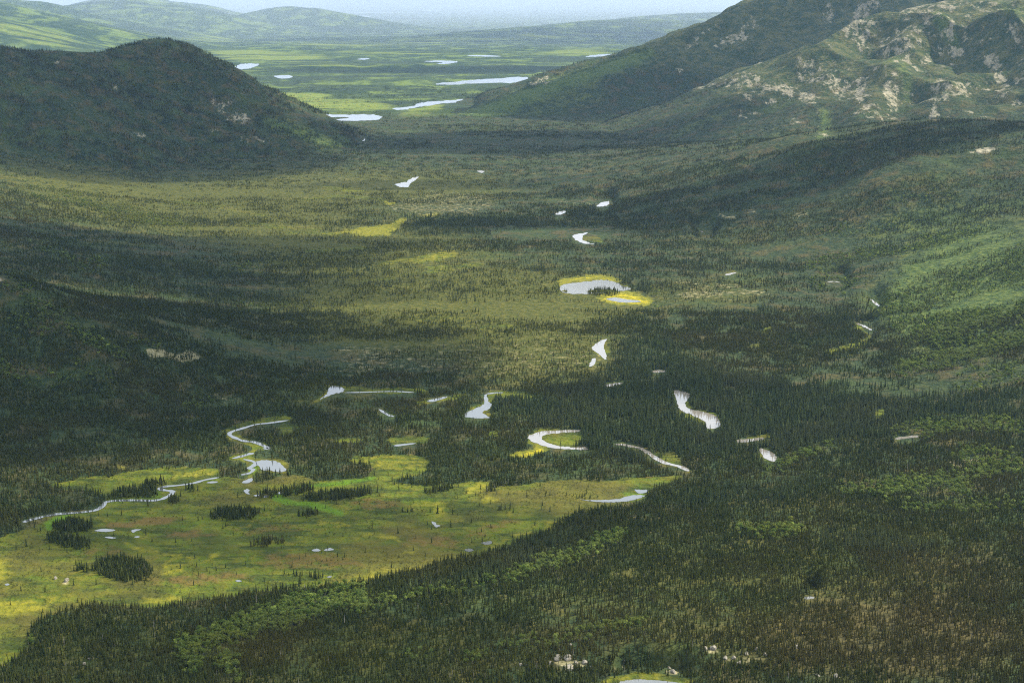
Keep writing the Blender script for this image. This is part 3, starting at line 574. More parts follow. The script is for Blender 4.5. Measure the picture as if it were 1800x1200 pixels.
# ---- materials
def new_mat(name):
    m = bpy.data.materials.new(name); m.use_nodes = True
    n = m.node_tree; n.nodes.clear()
    o = n.nodes.new('ShaderNodeOutputMaterial')
    return m, n, o
class NT:
    def __init__(s, n): s.n = n; s.L = n.links
    def node(s, t, **kw):
        q = s.n.nodes.new(t)
        for k, v in kw.items(): setattr(q, k, v)
        return q
    def put(s, sock, v):
        if isinstance(v, bpy.types.NodeSocket): s.L.new(v, sock)
        else: sock.default_value = v
    def math(s, op, a, b=0.0, clamp=False):
        q = s.node('ShaderNodeMath', operation=op, use_clamp=clamp); s.put(q.inputs[0], a); s.put(q.inputs[1], b); return q.outputs[0]
    def mix(s, f, a, b):
        q = s.node('ShaderNodeMix', data_type='RGBA'); s.put(q.inputs[0], f); s.put(q.inputs[6], a); s.put(q.inputs[7], b); return q.outputs[2]
    def noise(s, vec, scale, detail=3.0, rough=.55):
        q = s.node('ShaderNodeTexNoise'); s.L.new(vec, q.inputs['Vector']); q.inputs['Scale'].default_value = scale
        q.inputs['Detail'].default_value = detail; q.inputs['Roughness'].default_value = rough; return q.outputs['Fac']
    def ramp(s, v, a, b):
        q = s.node('ShaderNodeMapRange', interpolation_type='SMOOTHSTEP'); s.put(q.inputs[0], v); q.inputs[1].default_value = a; q.inputs[2].default_value = b; return q.outputs[0]
    def cut(s, wgt, nz, amt=.7, lo=.4, hi=.62):           # a weight broken up by noise into patches with edges
        return s.ramp(s.math('ADD', wgt, s.math('MULTIPLY', s.math('SUBTRACT', nz, .5), amt)), lo, hi)
def c4(r, g, b): return (r, g, b, 1)

land, n_, out_ = new_mat('land_cover')
N = NT(n_)
pos = N.node('ShaderNodeNewGeometry').outputs['Position']
def attr4(nm):
    a = N.node('ShaderNodeAttribute', attribute_name=nm); sp = N.node('ShaderNodeSeparateColor'); N.L.new(a.outputs['Color'], sp.inputs[0])
    return sp.outputs[0], sp.outputs[1], sp.outputs[2], a.outputs['Alpha']
wb, wy, wl, wr = attr4('cover_a'); wsh, wpd, wpb, wal = attr4('cover_b'); wfl, wbr, wfar, wnd = attr4('cover_c'); wol, wfb, wop, wne = attr4('cover_d')
mp = N.node('ShaderNodeMapping'); N.L.new(pos, mp.inputs['Vector']); mp.inputs['Scale'].default_value = (1, .5, 1)
nz4 = N.noise(pos, 1/4.0, 2); nz15 = N.noise(pos, 1/15.0, 4); nz60 = N.noise(pos, 1/60.0, 5, .6); nz250 = N.noise(pos, 1/250.0, 5, .6); nzp = N.noise(mp.outputs[0], 1/330.0, 9, .70)
# forest floor: moss, dwarf birch, dead needles
col = N.mix(N.ramp(nz15, .38, .62), c4(.018, .032, .012), c4(.036, .050, .016))
col = N.mix(N.ramp(nz60, .45, .68), col, c4(.056, .048, .018))
col = N.mix(N.math('MULTIPLY', N.ramp(nz250, .5, .7), .5), col, c4(.046, .070, .014))
col = N.mix(N.math('MULTIPLY', N.cut(wol, nz60, .7, .15, .8), .9), col, N.mix(N.ramp(nz15, .35, .65), c4(.044, .054, .008), c4(.080, .078, .013)))
col = N.mix(N.math('MULTIPLY', N.cut(wfb, nz60, .7, .2, .8), .8), col, N.mix(N.ramp(nz15, .35, .65), c4(.044, .038, .012), c4(.078, .062, .022)))
# alpine shrub tundra; the shrub green also paints sunlight on the right slope
alp = N.mix(N.ramp(nz60, .4, .65), c4(.028, .048, .015), c4(.078, .084, .027))
alp = N.mix(N.math('MULTIPLY', N.ramp(nz15, .5, .7), .6), alp, c4(.120, .100, .058))
col = N.mix(wal, col, alp)
col = N.mix(N.math('MULTIPLY', N.cut(wsh, nz60, 1.5, .25, .95), .8), col, N.mix(N.ramp(nz15, .35, .65), c4(.042, .078, .016), c4(.095, .125, .026)))
# bog: sedge and moss in wet and dry patches
bog = N.mix(N.ramp(nz15, .35, .65), c4(.058, .082, .007), c4(.096, .098, .009))
bog = N.mix(N.ramp(nz60, .42, .66), bog, c4(.036, .048, .006))
strn = N.node('ShaderNodeMapping'); N.L.new(pos, strn.inputs['Vector']); strn.inputs['Rotation'].default_value = (0, 0, .5); strn.inputs['Scale'].default_value = (.35, 1.0, 1)
nzs = N.noise(strn.outputs[0], 1/26.0, 5, .62)
bog = N.mix(N.math('MULTIPLY', N.ramp(nzs, .49, .58), .85), bog, c4(.026, .040, .007))
bog = N.mix(N.math('MULTIPLY', N.ramp(nzs, .44, .36), .6), bog, c4(.104, .122, .010))
bog = N.mix(N.math('MULTIPLY', N.ramp(nz250, .5, .62), .6), bog, c4(.082, .068, .014))
bog = N.mix(N.math('MULTIPLY', N.ramp(nz4, .55, .72), .4), bog, c4(.034, .044, .010))
bog = N.mix(N.math('MULTIPLY', N.cut(wbr, nz15, 1.4, .10, .7), .85), bog, c4(.098, .066, .018))
bog = N.mix(N.math('MULTIPLY', N.cut(wfl, nz15, 1.3, .2, .85), .8), bog, c4(.060, .125, .006))
col = N.mix(N.cut(wb, nz15, .5, .38, .55), col, bog)
col = N.mix(N.math('MULTIPLY', N.cut(wy, N.math('ADD', N.math('MULTIPLY', nz15, .55), N.math('MULTIPLY', nz60, .45)), 1.9, .15, .85), .9), col, N.mix(N.ramp(nz15, .35, .65), c4(.120, .125, .010), c4(.175, .160, .014)))
col = N.mix(N.cut(wy, nz15, .5, .88, 1.12), col, N.mix(N.ramp(nz15, .35, .65), c4(.27, .225, .008), c4(.38, .31, .012)))
# lichen ground, painted sunlit trees, and rock
col = N.mix(N.math('MULTIPLY', N.cut(wl, nz15, .9, .40, .70), .9), col, N.mix(N.ramp(nz4, .35, .65), c4(.15, .135, .060), c4(.30, .265, .150)))
rk = N.mix(N.ramp(nz15, .3, .7), c4(.15, .138, .090), c4(.34, .305, .205))
rk = N.mix(N.math('MULTIPLY', N.ramp(nz60, .5, .7), .4), rk, c4(.20, .155, .11))
vmp = N.node('ShaderNodeMapping'); N.L.new(pos, vmp.inputs['Vector']); vmp.inputs['Scale'].default_value = (1, .42, .5)
vor = N.noise(vmp.outputs[0], 1/34.0, 7, .74)
col = N.mix(N.math('MULTIPLY', N.cut(N.math('MULTIPLY', wr, .62), vor, 2.6, .50, .78), .95), col, rk)
# far plain: birch scrub meadows and spruce belts
fg = N.mix(N.ramp(nzp, .46, .60), c4(.026, .046, .014), c4(.105, .145, .026))
fg = N.mix(N.math('MULTIPLY', N.ramp(nz250, .45, .65), .5), fg, c4(.070, .095, .026))
bnd = N.node('ShaderNodeMapping'); N.L.new(pos, bnd.inputs['Vector']); bnd.inputs['Scale'].default_value = (.22, 1.0, 1); bnd.inputs['Rotation'].default_value = (0, 0, .06)
nzb = N.noise(bnd.outputs[0], 1/520.0, 8, .68)
fg = N.mix(N.math('MULTIPLY', N.ramp(nzb, .50, .58), .85), fg, N.mix(N.ramp(nz60, .40, .62), c4(.014, .026, .014), c4(.040, .060, .022)))
fg = N.mix(N.math('MULTIPLY', N.cut(wpb, N.math('SUBTRACT', 1.0, nzb), 3.2, .35, .9), .9), fg, N.mix(N.ramp(nz60, .35, .65), c4(.100, .150, .022), c4(.180, .195, .036)))
fg = N.mix(N.math('MULTIPLY', N.cut(wpd, nzb, 3.0, .35, .8), .9), fg, N.mix(N.ramp(nz60, .40, .62), c4(.018, .028, .016), c4(.048, .070, .024)))
col = N.mix(wfar, col, fg)
bs = N.node('ShaderNodeBsdfPrincipled'); N.L.new(col, bs.inputs['Base Color']); bs.inputs['Roughness'].default_value = .95
bs.inputs['Specular IOR Level'].default_value = .1
bmp = N.node('ShaderNodeBump'); bmp.inputs['Strength'].default_value = .7; bmp.inputs['Distance'].default_value = 9.0
N.L.new(N.math('ADD', nz15, N.math('MULTIPLY', nz60, 2.0)), bmp.inputs['Height']); N.L.new(bmp.outputs[0], bs.inputs['Normal'])
n_.links.new(bs.outputs[0], out_.inputs['Surface'])

def water_mat(name, col):
    m, n, o = new_mat(name); q = NT(n)
    b = q.node('ShaderNodeBsdfPrincipled')
    b.inputs['Base Color'].default_value = c4(*col); b.inputs['Roughness'].default_value = .06; b.inputs['IOR'].default_value = 2.5
    g = q.node('ShaderNodeNewGeometry').outputs['Position']
    bu = q.node('ShaderNodeBump'); bu.inputs['Strength'].default_value = .025; bu.inputs['Distance'].default_value = .3
    q.L.new(q.noise(g, .35, 3), bu.inputs['Height']); q.L.new(bu.outputs[0], b.inputs['Normal'])
    n.links.new(b.outputs[0], o.inputs['Surface']); return m
WATER = water_mat('lake_water', (.060, .066, .062))
SILTY = water_mat('river_water', (.17, .155, .130))

NAMES = {0: ('ground', 'broad boreal valley floor of forest and bog'), 1: ('hill', 'dark wooded conical hill with a low shoulder at the left'), 2: ('hill', 'small steep wooded spur at the left edge of the photo'),
 3: ('hill', 'forested right valley side striped with aspen bands'), 4: ('mountain', 'sunlit mountain with pale scree spurs and gullies'), 5: ('mountain', 'shaded blue green mountain behind the sunlit scree mountain'),
 6: ('hill', 'dark spruce ridge peeping out behind the blue green mountain'), 7: ('hill', 'nearest hazy green hill in the upper left corner'), 8: ('hill', 'second hazy hill behind the nearest green one'),
 9: ('hill', 'broad hazy domed hill behind the conical hill'), 10: ('hill', 'pale blue shoulder beyond the broad hazy dome'), 11: ('hill', 'lone bluish dome hill on the far plain'), 12: ('hill', 'long low green swell on the far plain at right')}
# faces go to the landform that dominates at their corner
q00 = flatidx[:-1, :-1]; q01 = flatidx[:-1, 1:]; q11 = flatidx[1:, 1:]; q10 = flatidx[1:, :-1]
QF = np.stack([q00.ravel(), q10.ravel(), q11.ravel(), q01.ravel()], 1)
fc = np.max(gc[QF], axis=1)
verts = np.stack([gx, gy, gz], 1)
for ci, (nm, lab) in NAMES.items():
    F = QF[fc == ci]
    if not len(F): continue
    used, inv = np.unique(F, return_inverse=True)
    F2 = inv.reshape(F.shape)
    me = mesh_np(nm, verts[used], F2[:, ::-1], True)
    for an, arr in (('cover_a', W_A), ('cover_b', W_B), ('cover_c', W_C), ('cover_d', W_D)):
        a = me.attributes.new(an, 'FLOAT_COLOR', 'POINT'); a.data.foreach_set('color', arr[used].ravel())
    me.normals_split_custom_set_from_vertices(NV[used].tolist())
    o = link(nm, me, land)
    tag(o, lab, None, 'hazy hills beyond the far plain' if 7 <= ci <= 12 else None, 'structure')

# ---- water bodies
def water_obj(name, label, cat, group, P, silty, lev=0.0):
    me = bpy.data.meshes.new(name)
    zz = lev+max(.35, .00004*np.hypot(P[0][0], P[0][1]))
    me.from_pydata([(p[0], p[1], zz) for p in P], [], [list(range(len(P)))])
    me.update()
    if me.polygons[0].normal.z < 0: me.flip_normals()
    o = link(name, me, SILTY if silty else WATER)
    tag(o, label, None, group, 'structure'); return o
for nm, lab, cat, grp, ps in LAKES:
    pp = spline(ps, 8)
    lev = PITS[0][3] if min(p[1] for p in ps) > 1190 else PITS[1][3] if abs(ps[0][0]-1414) < 3 else 0.0
    jt = min(1.0, (pp[:, 1].max()-pp[:, 1].min())/14)
    pp = pp+np.c_[(vnoise(pp[:, 0]*.35, pp[:, 1]*.5, 3)-.5)*3.2*jt, (vnoise(pp[:, 0]*.35, pp[:, 1]*.5, 9)-.5)*1.8*jt]
    pts = [at(px, max(py, 4), lev) for px, py in pp]
    water_obj(nm, lab, cat, grp, pts, nm == 'river', lev)
for nm, lab, cat, grp, ps, wd in RIBBONS:
    cl = np.array([at(px, py, 0)[:2] for px, py in spline(ps, 6, False)])
    t_ = np.gradient(cl, axis=0); t_ /= np.linalg.norm(t_, axis=1, keepdims=True)
    nn = np.stack([-t_[:, 1], t_[:, 0]], 1)
    s_ = np.arange(len(cl))
    ww = wd*.5*(.75+.6*vnoise(s_*.35, s_*0.0+len(cl), 5))[:, None]*np.minimum(1, np.minimum(s_+.6, len(cl)-s_-.4)/3.0)[:, None]
    Lp, Rp = cl+nn*ww, cl-nn*ww
    V = np.concatenate([np.c_[Lp, np.full(len(cl), .35)], np.c_[Rp, np.full(len(cl), .35)]]); k = len(cl)
    F = [[i, i+k, i+k+1, i+1] for i in range(k-1)]
    me = mesh_np(nm, V, F)
    if me.polygons[0].normal.z < 0: me.flip_normals()
    o = link(nm, me, SILTY if nm == 'river' else WATER)
    tag(o, lab, None, grp, 'structure')

# ------------------------------------------------------------------ trees
def foliage_mat(name, lo, hi, dry, trans=.35, olive=(.084, .092, .017), rust=(.112, .088, .030)):
    m, n, o = new_mat(name); q = NT(n)
    inf = q.node('ShaderNodeObjectInfo').outputs['Random']
    gp = q.node('ShaderNodeNewGeometry').outputs['Position']
    stand = q.noise(gp, 1/180.0, 3)
    c = q.mix(inf, c4(*lo), c4(*hi))
    inf2 = q.math('FRACT', q.math('MULTIPLY', inf, 37.7))
    c = q.mix(q.math('MULTIPLY', q.ramp(inf2, .86, 1.0), .8), c, c4(*[v*1.9 for v in hi]))
    c = q.mix(q.math('MULTIPLY', q.ramp(stand, .45, .68), .55), c, c4(*dry))
    ta = q.node('ShaderNodeAttribute', attribute_name='tint'); ta.attribute_type = 'INSTANCER'
    c = q.mix(q.ramp(ta.outputs['Fac'], .25, 1.0), c, c4(*olive))
    tb = q.node('ShaderNodeAttribute', attribute_name='rust'); tb.attribute_type = 'INSTANCER'
    c = q.mix(q.math('MULTIPLY', tb.outputs['Fac'], .75), c, c4(*rust))
    fine = q.noise(gp, 1.1, 2)
    c = q.mix(q.math('MULTIPLY', q.ramp(fine, .45, .7), .35), c, c4(*[v*.55 for v in lo]))
    d = q.node('ShaderNodeBsdfDiffuse'); t = q.node('ShaderNodeBsdfTranslucent'); mx = q.node('ShaderNodeMixShader')
    q.L.new(c, d.inputs[0]); q.L.new(c, t.inputs[0]); mx.inputs[0].default_value = trans
    q.L.new(d.outputs[0], mx.inputs[1]); q.L.new(t.outputs[0], mx.inputs[2]); q.L.new(mx.outputs[0], o.inputs['Surface'])
    return m
def bark_mat(name, a, b):
    m, n, o = new_mat(name); q = NT(n)
    gp = q.node('ShaderNodeNewGeometry').outputs['Position']
    s = q.node('ShaderNodeBsdfPrincipled'); q.L.new(q.mix(q.noise(gp, 3.0, 4), c4(*a), c4(*b)), s.inputs['Base Color']); s.inputs['Roughness'].default_value = .9
    q.L.new(s.outputs[0], o.inputs['Surface']); return m
SPRUCE = foliage_mat('spruce_needles', (.030, .048, .016), (.076, .090, .024), (.088, .082, .027), .40)
RIVER_SPRUCE = foliage_mat('tall_spruce_needles', (.046, .072, .030), (.090, .112, .040), (.096, .104, .046), .42, (.11, .125, .04), (.10, .10, .045))
LEAF = foliage_mat('broad_leaves', (.070, .120, .026), (.175, .215, .048), (.130, .160, .050), .5, (.17, .19, .036), (.14, .15, .035))
SHRUBM = foliage_mat('willow_leaves', (.060, .085, .020), (.110, .120, .032), (.10, .09, .03), .40)
BARK = bark_mat('spruce_bark', (.055, .042, .034), (.11, .088, .070)); WBARK = bark_mat('aspen_bark', (.30, .28, .23), (.45, .42, .36))

def trunk_geo(h, r, sides=5, z0=-1.5, lean=0.0):
    V = []; F = []
    for k, (z, f) in enumerate(((z0, 1.15), (h*.35, .75), (h, .12))):
        for s in range(sides):
            a = 2*math.pi*s/sides
            V.append((math.cos(a)*r*f+lean*max(z, 0)/h, math.sin(a)*r*f, z))
    for k in range(2):
        for s in range(sides):
            a, b = k*sides+s, k*sides+(s+1) % sides
            F.append((a, b, b+sides)); F.append((a, b+sides, a+sides))
    return np.array(V), np.array(F)
def spruce_crown(rng, h=10.0, width=.14, tiers=8, per=6, bare=.1):
    V = []; F = []
    for k in range(tiers):
        f = k/(tiers-1)
        z = h*(bare+(.97-bare)*f)
        rad = h*width*((1-f)**.75*.95+.05)*rng.uniform(.75, 1.15)
        th = h*.9/tiers*1.9
        a0 = rng.uniform(0, 6.28)
        for s in range(per):
            a = a0+2*math.pi*s/per+rng.uniform(-.3, .3); rr = rad*rng.uniform(.6, 1.2)
            b = len(V); da = math.pi/per*1.15
            V += [(0, 0, min(z+th*.8, h)), (math.cos(a-da)*rr*.8, math.sin(a-da)*rr*.8, z-rr*.30), (math.cos(a)*rr, math.sin(a)*rr, z-rr*.42), (math.cos(a+da)*rr*.8, math.sin(a+da)*rr*.8, z-rr*.30)]
            F += [(b, b+1, b+2), (b, b+2, b+3)]
    return np.array(V), np.array(F)
def leaf_crown(rng, h=9.0, w_=.36, n=75, z0=.28, leaf=1.0):
    V = []; F = []
    lobes = [(rng.uniform(-.4, .4)*h*w_, rng.uniform(-.4, .4)*h*w_, h*rng.uniform(.45, .85), h*w_*rng.uniform(.45, .8)) for _ in range(6)]
    for i in range(n):
        lx, ly, lz, lr = lobes[i % 6]
        d = rng.normal(size=3); d /= np.linalg.norm(d)
        p = np.array([lx, ly, lz])+d*lr*rng.uniform(.55, 1.05)*np.array([1, 1, .9])
        p[2] = min(max(p[2], h*z0), h)
        nrm = d+rng.normal(size=3)*.5+np.array([0, 0, .5]); nrm /= np.linalg.norm(nrm)
        t = np.cross(nrm, [0.3, .2, 1]); t /= np.linalg.norm(t); bt = np.cross(nrm, t)
        s = leaf*h*.085*rng.uniform(.7, 1.4)
        b = len(V); V += [p+t*s, p+bt*s*.8, p-t*s, p-bt*s*.8]
        F += [(b, b+1, b+2), (b, b+2, b+3)]
    return np.array(V), np.array(F)
def limbs_geo(rng, h):
    V, F = trunk_geo(h*.8, h*.017, 5)
    Vs, Fs = [V], [F]; o = len(V)
    for i in range(5):
        z = h*rng.uniform(.3, .55); a = rng.uniform(0, 6.28); L = h*rng.uniform(.2, .3)
        p = np.array([0, 0, z]); q = p+np.array([math.cos(a)*L*.7, math.sin(a)*L*.7, L*.8]); s = h*.008
        Vs.append(np.array([p+[s, 0, 0], p+[-s*.5, s, 0], p+[-s*.5, -s, 0], q])); Fs.append(np.array([(0, 1, 3), (1, 2, 3), (2, 0, 3)])+o); o += 4
    return np.concatenate(Vs), np.concatenate(Fs)
def two_mat_mesh(name, VA, FA, VB, FB, ma, mb):
    me = mesh_np(name, np.concatenate([VA, VB]), np.concatenate([FA, FB+len(VA)]))
    me.materials.append(ma); me.materials.append(mb)
    mi = np.zeros(len(FA)+len(FB), np.int32); mi[len(FA):] = 1
    me.polygons.foreach_set('material_index', mi); return me

trng = np.random.default_rng(5)
KINDS = {}      # kind -> list of (trunk V,F, crown V,F) of unit height 10
KINDS['spruce'] = [(*trunk_geo(9.0, .13), *spruce_crown(trng, 10, wd_, 8, 6, .06)) for wd_ in (.13, .15, .165, .18, .14, .2)]
KINDS['spruce'].append((*trunk_geo(9.0, .2), *spruce_crown(trng, 9.5, .045, 6, 3, .25)))
KINDS['tall'] = [(*trunk_geo(9.5, .16), *spruce_crown(trng, 10, wd_, 10, 6, .08)) for wd_ in (.10, .115, .13, .12)]
KINDS['leaf'] = [(*limbs_geo(trng, 10), *leaf_crown(trng, 10, wd_, 130, .22, .78)) for wd_ in (.34, .40, .46, .38)]
KINDS['shrub'] = [(*trunk_geo(5, .2, 4), *leaf_crown(trng, 10, .75, 46, .05, 1.7)) for _ in range(3)]
MATS = {'spruce': (BARK, SPRUCE), 'tall': (BARK, RIVER_SPRUCE), 'leaf': (WBARK, LEAF), 'shrub': (BARK, SHRUBM)}

GREYWOOD = bark_mat('dead_wood', (.17, .15, .12), (.30, .27, .22))
PROTO = {}
for kd, lst in KINDS.items():
    c_ = bpy.data.collections.new('prototypes_'+kd)
    for i, (tv, tf, cv, cf) in enumerate(lst):
        me = two_mat_mesh(kd+'_tree', tv, tf, cv, cf, *(MATS[kd] if not (kd == 'spruce' and i == 6) else (GREYWOOD, GREYWOOD)))
        c_.objects.link(bpy.data.objects.new('%s_prototype_%02d' % (kd, i), me))
    PROTO[kd] = c_
# groves for the far slopes: one prototype is a handful of trees
c_ = bpy.data.collections.new('prototypes_grove')
for i in range(8):
    TV, TF, CV, CF = [], [], [], []; to = co = 0
    for k in range(7):
        tv, tf, cv, cf = KINDS['spruce'][trng.integers(0, 6)]
        s = trng.uniform(.65, 1.25); off = np.array([trng.uniform(-14, 14), trng.uniform(-14, 14), -1.0])
        TV.append(tv*s*[1, 1, 1]+off); TF.append(tf+to); to += len(tv)
        cv2 = cv*[s, s, s]+off; CV.append(cv2); CF.append(cf+co); co += len(cv)
    me = two_mat_mesh('grove', np.concatenate(TV), np.concatenate(TF), np.concatenate(CV), np.concatenate(CF), BARK, SPRUCE)
    c_.objects.link(bpy.data.objects.new('grove_prototype_%02d' % i, me))
PROTO['grove'] = c_

def scatter(r0, r1, spacing):
    a = R(23.0); area = a*(r1*r1-r0*r0); n = int(area/(spacing*spacing))
    r = np.sqrt(RNG.uniform(r0*r0, r1*r1, n)); t = RNG.uniform(-a, a, n)
    x, y = r*np.sin(t), r*np.cos(t)
    return x, y, grid_z(x, y), r, t
# what the land hides: highest sight angle on the way out along every column
ANG = (GZ+14-CAM_Z)/np.maximum(RG[:, None], 1)
ANGMAX = np.maximum.accumulate(ANG, axis=0)
def seen(x, y, z, r, h):
    i = np.clip(np.rint(np.interp(np.degrees(np.arctan2(x, y)), AZ, np.arange(nA))).astype(int), 0, nA-1)
    j = np.clip(np.interp(r, RG, np.arange(nR)).astype(int)-3, 0, nR-1)
    return (z+h+30-CAM_Z)/r > ANGMAX[j, i]-.0015

clouds_pts = {k: [] for k in ('spruce', 'tall', 'leaf', 'shrub', 'grove')}
def plant(r0, r1, spacing, grove=False):
    x, y, z, r, t = scatter(r0, r1, spacing)
    comp = grid_comp(x, y)
    g, u, v, nd, ne = cover(x, y, z, comp)
    k = np.clip(2600/r, .1, 1)
    isle = look(SOFT['isle'], u+(ne-.5)*14*k, v+(nd-.5)*6*k)
    clear = look(CLEAR, u, v)
    tall = look(SOFT['tall'], u+(nd-.5)*90*k, v+(ne-.5)*30*k+(nd-.5)*40*k)*(r < 8000)*((comp == 0) | (comp == 3))
    dec = look(SOFT['dec'], u+(nd-.5)*30*k, v+(ne-.5)*14*k)*(r < 8000)
    op = np.maximum(g['bog']*1.15, g['yel'])
    clump = fbm(x, y, 45, 3, 91)
    den = (.78+(.7+.45*sstep(1900, 2700, r))*(clump-.5)*2)*(.95+(.45+1.5*sstep(2000, 3000, r))*(fbm(x/3.0+y*.2, y, 150, 4, 171)-.5)*2)
    den = den*(1-np.clip(op, 0, 1)) + .004*op
    den = den*(1-.30*np.clip(g['olive'], 0, 1))*(1-.95*np.clip(g['open']*1.3, 0, 1))
    den = den*(1-.45*np.clip(g['lic_sun'], 0, 1))*(1-.9*np.clip(g['rock']*1.3, 0, 1))
    den = np.maximum(den, sstep(.2, .6, isle)*np.clip(isle+.1, 0, 1)*(.55+.45*(clump > .4)))
    # tree line on the big mountains
    hi = ((comp == 4) | (comp == 5))
    den = np.where(hi, den*np.clip(1-sstep(110, 300, z+(nd-.5)*220), .03, 1), den)
    den = np.where(comp == 5, den*(1-.75*np.clip(g['shrub'], 0, 1)), den)
    den = np.where(comp == 1, den*1.15, den)
    den = den*(1-np.clip(clear*1.05, 0, .93))
    den[(look(SOFT['water'], u, v) > .25) & ~(isle*(v < 530) > .5)] = 0
    den = np.where((isle > .5) & (v < 530) & (v > 480), .95, den)
    den = np.where(r > 8300, den*np.clip(g['pd']+.25+.6*((comp >= 1) & (comp <= 6)), 0, 1), den)
    keep = RNG.random(len(x)) < den
    isdec = (RNG.random(len(x)) < np.clip(dec*1.1*(.55+.9*fbm(x, y, 22, 2, 191))-.05+.02, 0, .84)) & (isle < .3)
    istall = (RNG.random(len(x)) < np.clip(tall*1.3-.2, 0, .9)) & ~isdec
    den = den*(1-.3*np.clip(tall, 0, 1))
    hgt = np.where(istall, RNG.normal(13.5, 3.6, len(x))*(.6+.4*np.clip(tall, 0, 1)), RNG.normal(6.2, 2.0, len(x))*np.where(RNG.random(len(x)) < .08, 1.45, 1.0))
    hgt = np.where(isle > .3, RNG.normal(8.4, 2.2, len(x)), hgt)
    hgt = hgt*(1-.22*np.clip(g['olive'], 0, 1)*~istall)
    hgt = np.where((comp == 1) | (comp == 6), RNG.normal(10.5, 2.5, len(x)), hgt)
    hgt = np.where(isdec, RNG.normal(5.6, 2.1, len(x)), hgt)
    hgt = np.where(g['lic_sun'] > .35, hgt*.85, hgt)
    hgt = np.where(hi, hgt*.8, hgt)
    hgt = np.clip(hgt, 2.5, 23)
    hgt = hgt*(1-.5*np.clip(clear, 0, 1)*(isle < .4))
    keep &= seen(x, y, z, r, hgt)
    tint = np.clip(g['olive']*.75+(fbm(x, y, 90, 3, 141)-.5)*.9+RNG.normal(.05, .18, len(x)), 0, 1)
    rust = np.clip(g['fbr']*.8+(fbm(x, y, 50, 3, 151)-.55)*.8+RNG.normal(0, .12, len(x)), 0, 1)
    snag = RNG.random(len(x)) < .012+.12*np.clip(g['lic_sun'], 0, 1)
    for nm, sel in (('grove', keep & ~isdec) if grove else ('spruce', keep & ~isdec & ~istall), ('tall', keep & istall & (not grove)), ('leaf', keep & isdec)):
        if sel.any():
            vv = RNG.integers(0, 6 if nm == 'spruce' else len(KINDS[nm]) if nm in KINDS else 8, sel.sum())
            if nm == 'spruce': vv = np.where(snag[sel], 6, vv)
            clouds_pts[nm].append(np.c_[x[sel], y[sel], z[sel]-.1, hgt[sel]/10, vv, u[sel], v[sel], tint[sel], rust[sel]])
plant(1050, 2000, 2.3)
plant(2000, 3200, 3.0)
plant(3200, 5200, 4.8)
plant(5200, 8600, 19.0, True)
plant(8600, 11500, 30.0, True)
# willow and dwarf birch hummocks of the open bog
x, y, z, r, t = scatter(1250, 2500, 6.0)
comp = grid_comp(x, y); g, u, v, nd, ne = cover(x, y, z, comp)
hum = fbm(x, y, 70, 4, 77)
kp = (RNG.random(len(x)) < np.clip((hum-.42)*4.0, .03, .9)*np.clip(g['bog'], 0, 1)*(1-np.clip(g['yel']*1.2+g['flush']*.7, 0, 1))) & (look(CLEAR, u, v) < .3)
clouds_pts['shrub'].append(np.c_[x[kp], y[kp], z[kp]-.05, RNG.uniform(.06, .17, kp.sum()), RNG.integers(0, 3, kp.sum()), u[kp], v[kp], RNG.random(kp.sum()), RNG.random(kp.sum())*.3])
TREES = {k: np.concatenate(v) for k, v in clouds_pts.items() if v}

# ---- the trees that show largest become things of their own
def individuals(kd, n):
    A = TREES[kd]
    dist = np.sqrt(A[:, 0]**2+A[:, 1]**2+(A[:, 2]-CAM_Z)**2)
    app = A[:, 3]*10*np.hypot(A[:, 0], A[:, 1])/dist/dist
    inn = (A[:, 5] > 8) & (A[:, 5] < 1792) & (A[:, 6] > 40) & (A[:, 6] < 1192)
    app = np.where(inn & ((A[:, 4] != 6) | (kd != 'spruce')), app, 0)
    idx = np.argsort(-app)[:n]
    sel = A[idx]; TREES[kd] = np.delete(A, idx, 0); return sel
PICK = {'tall': individuals('tall', 190), 'spruce': individuals('spruce', 110), 'leaf': individuals('leaf', 220)}

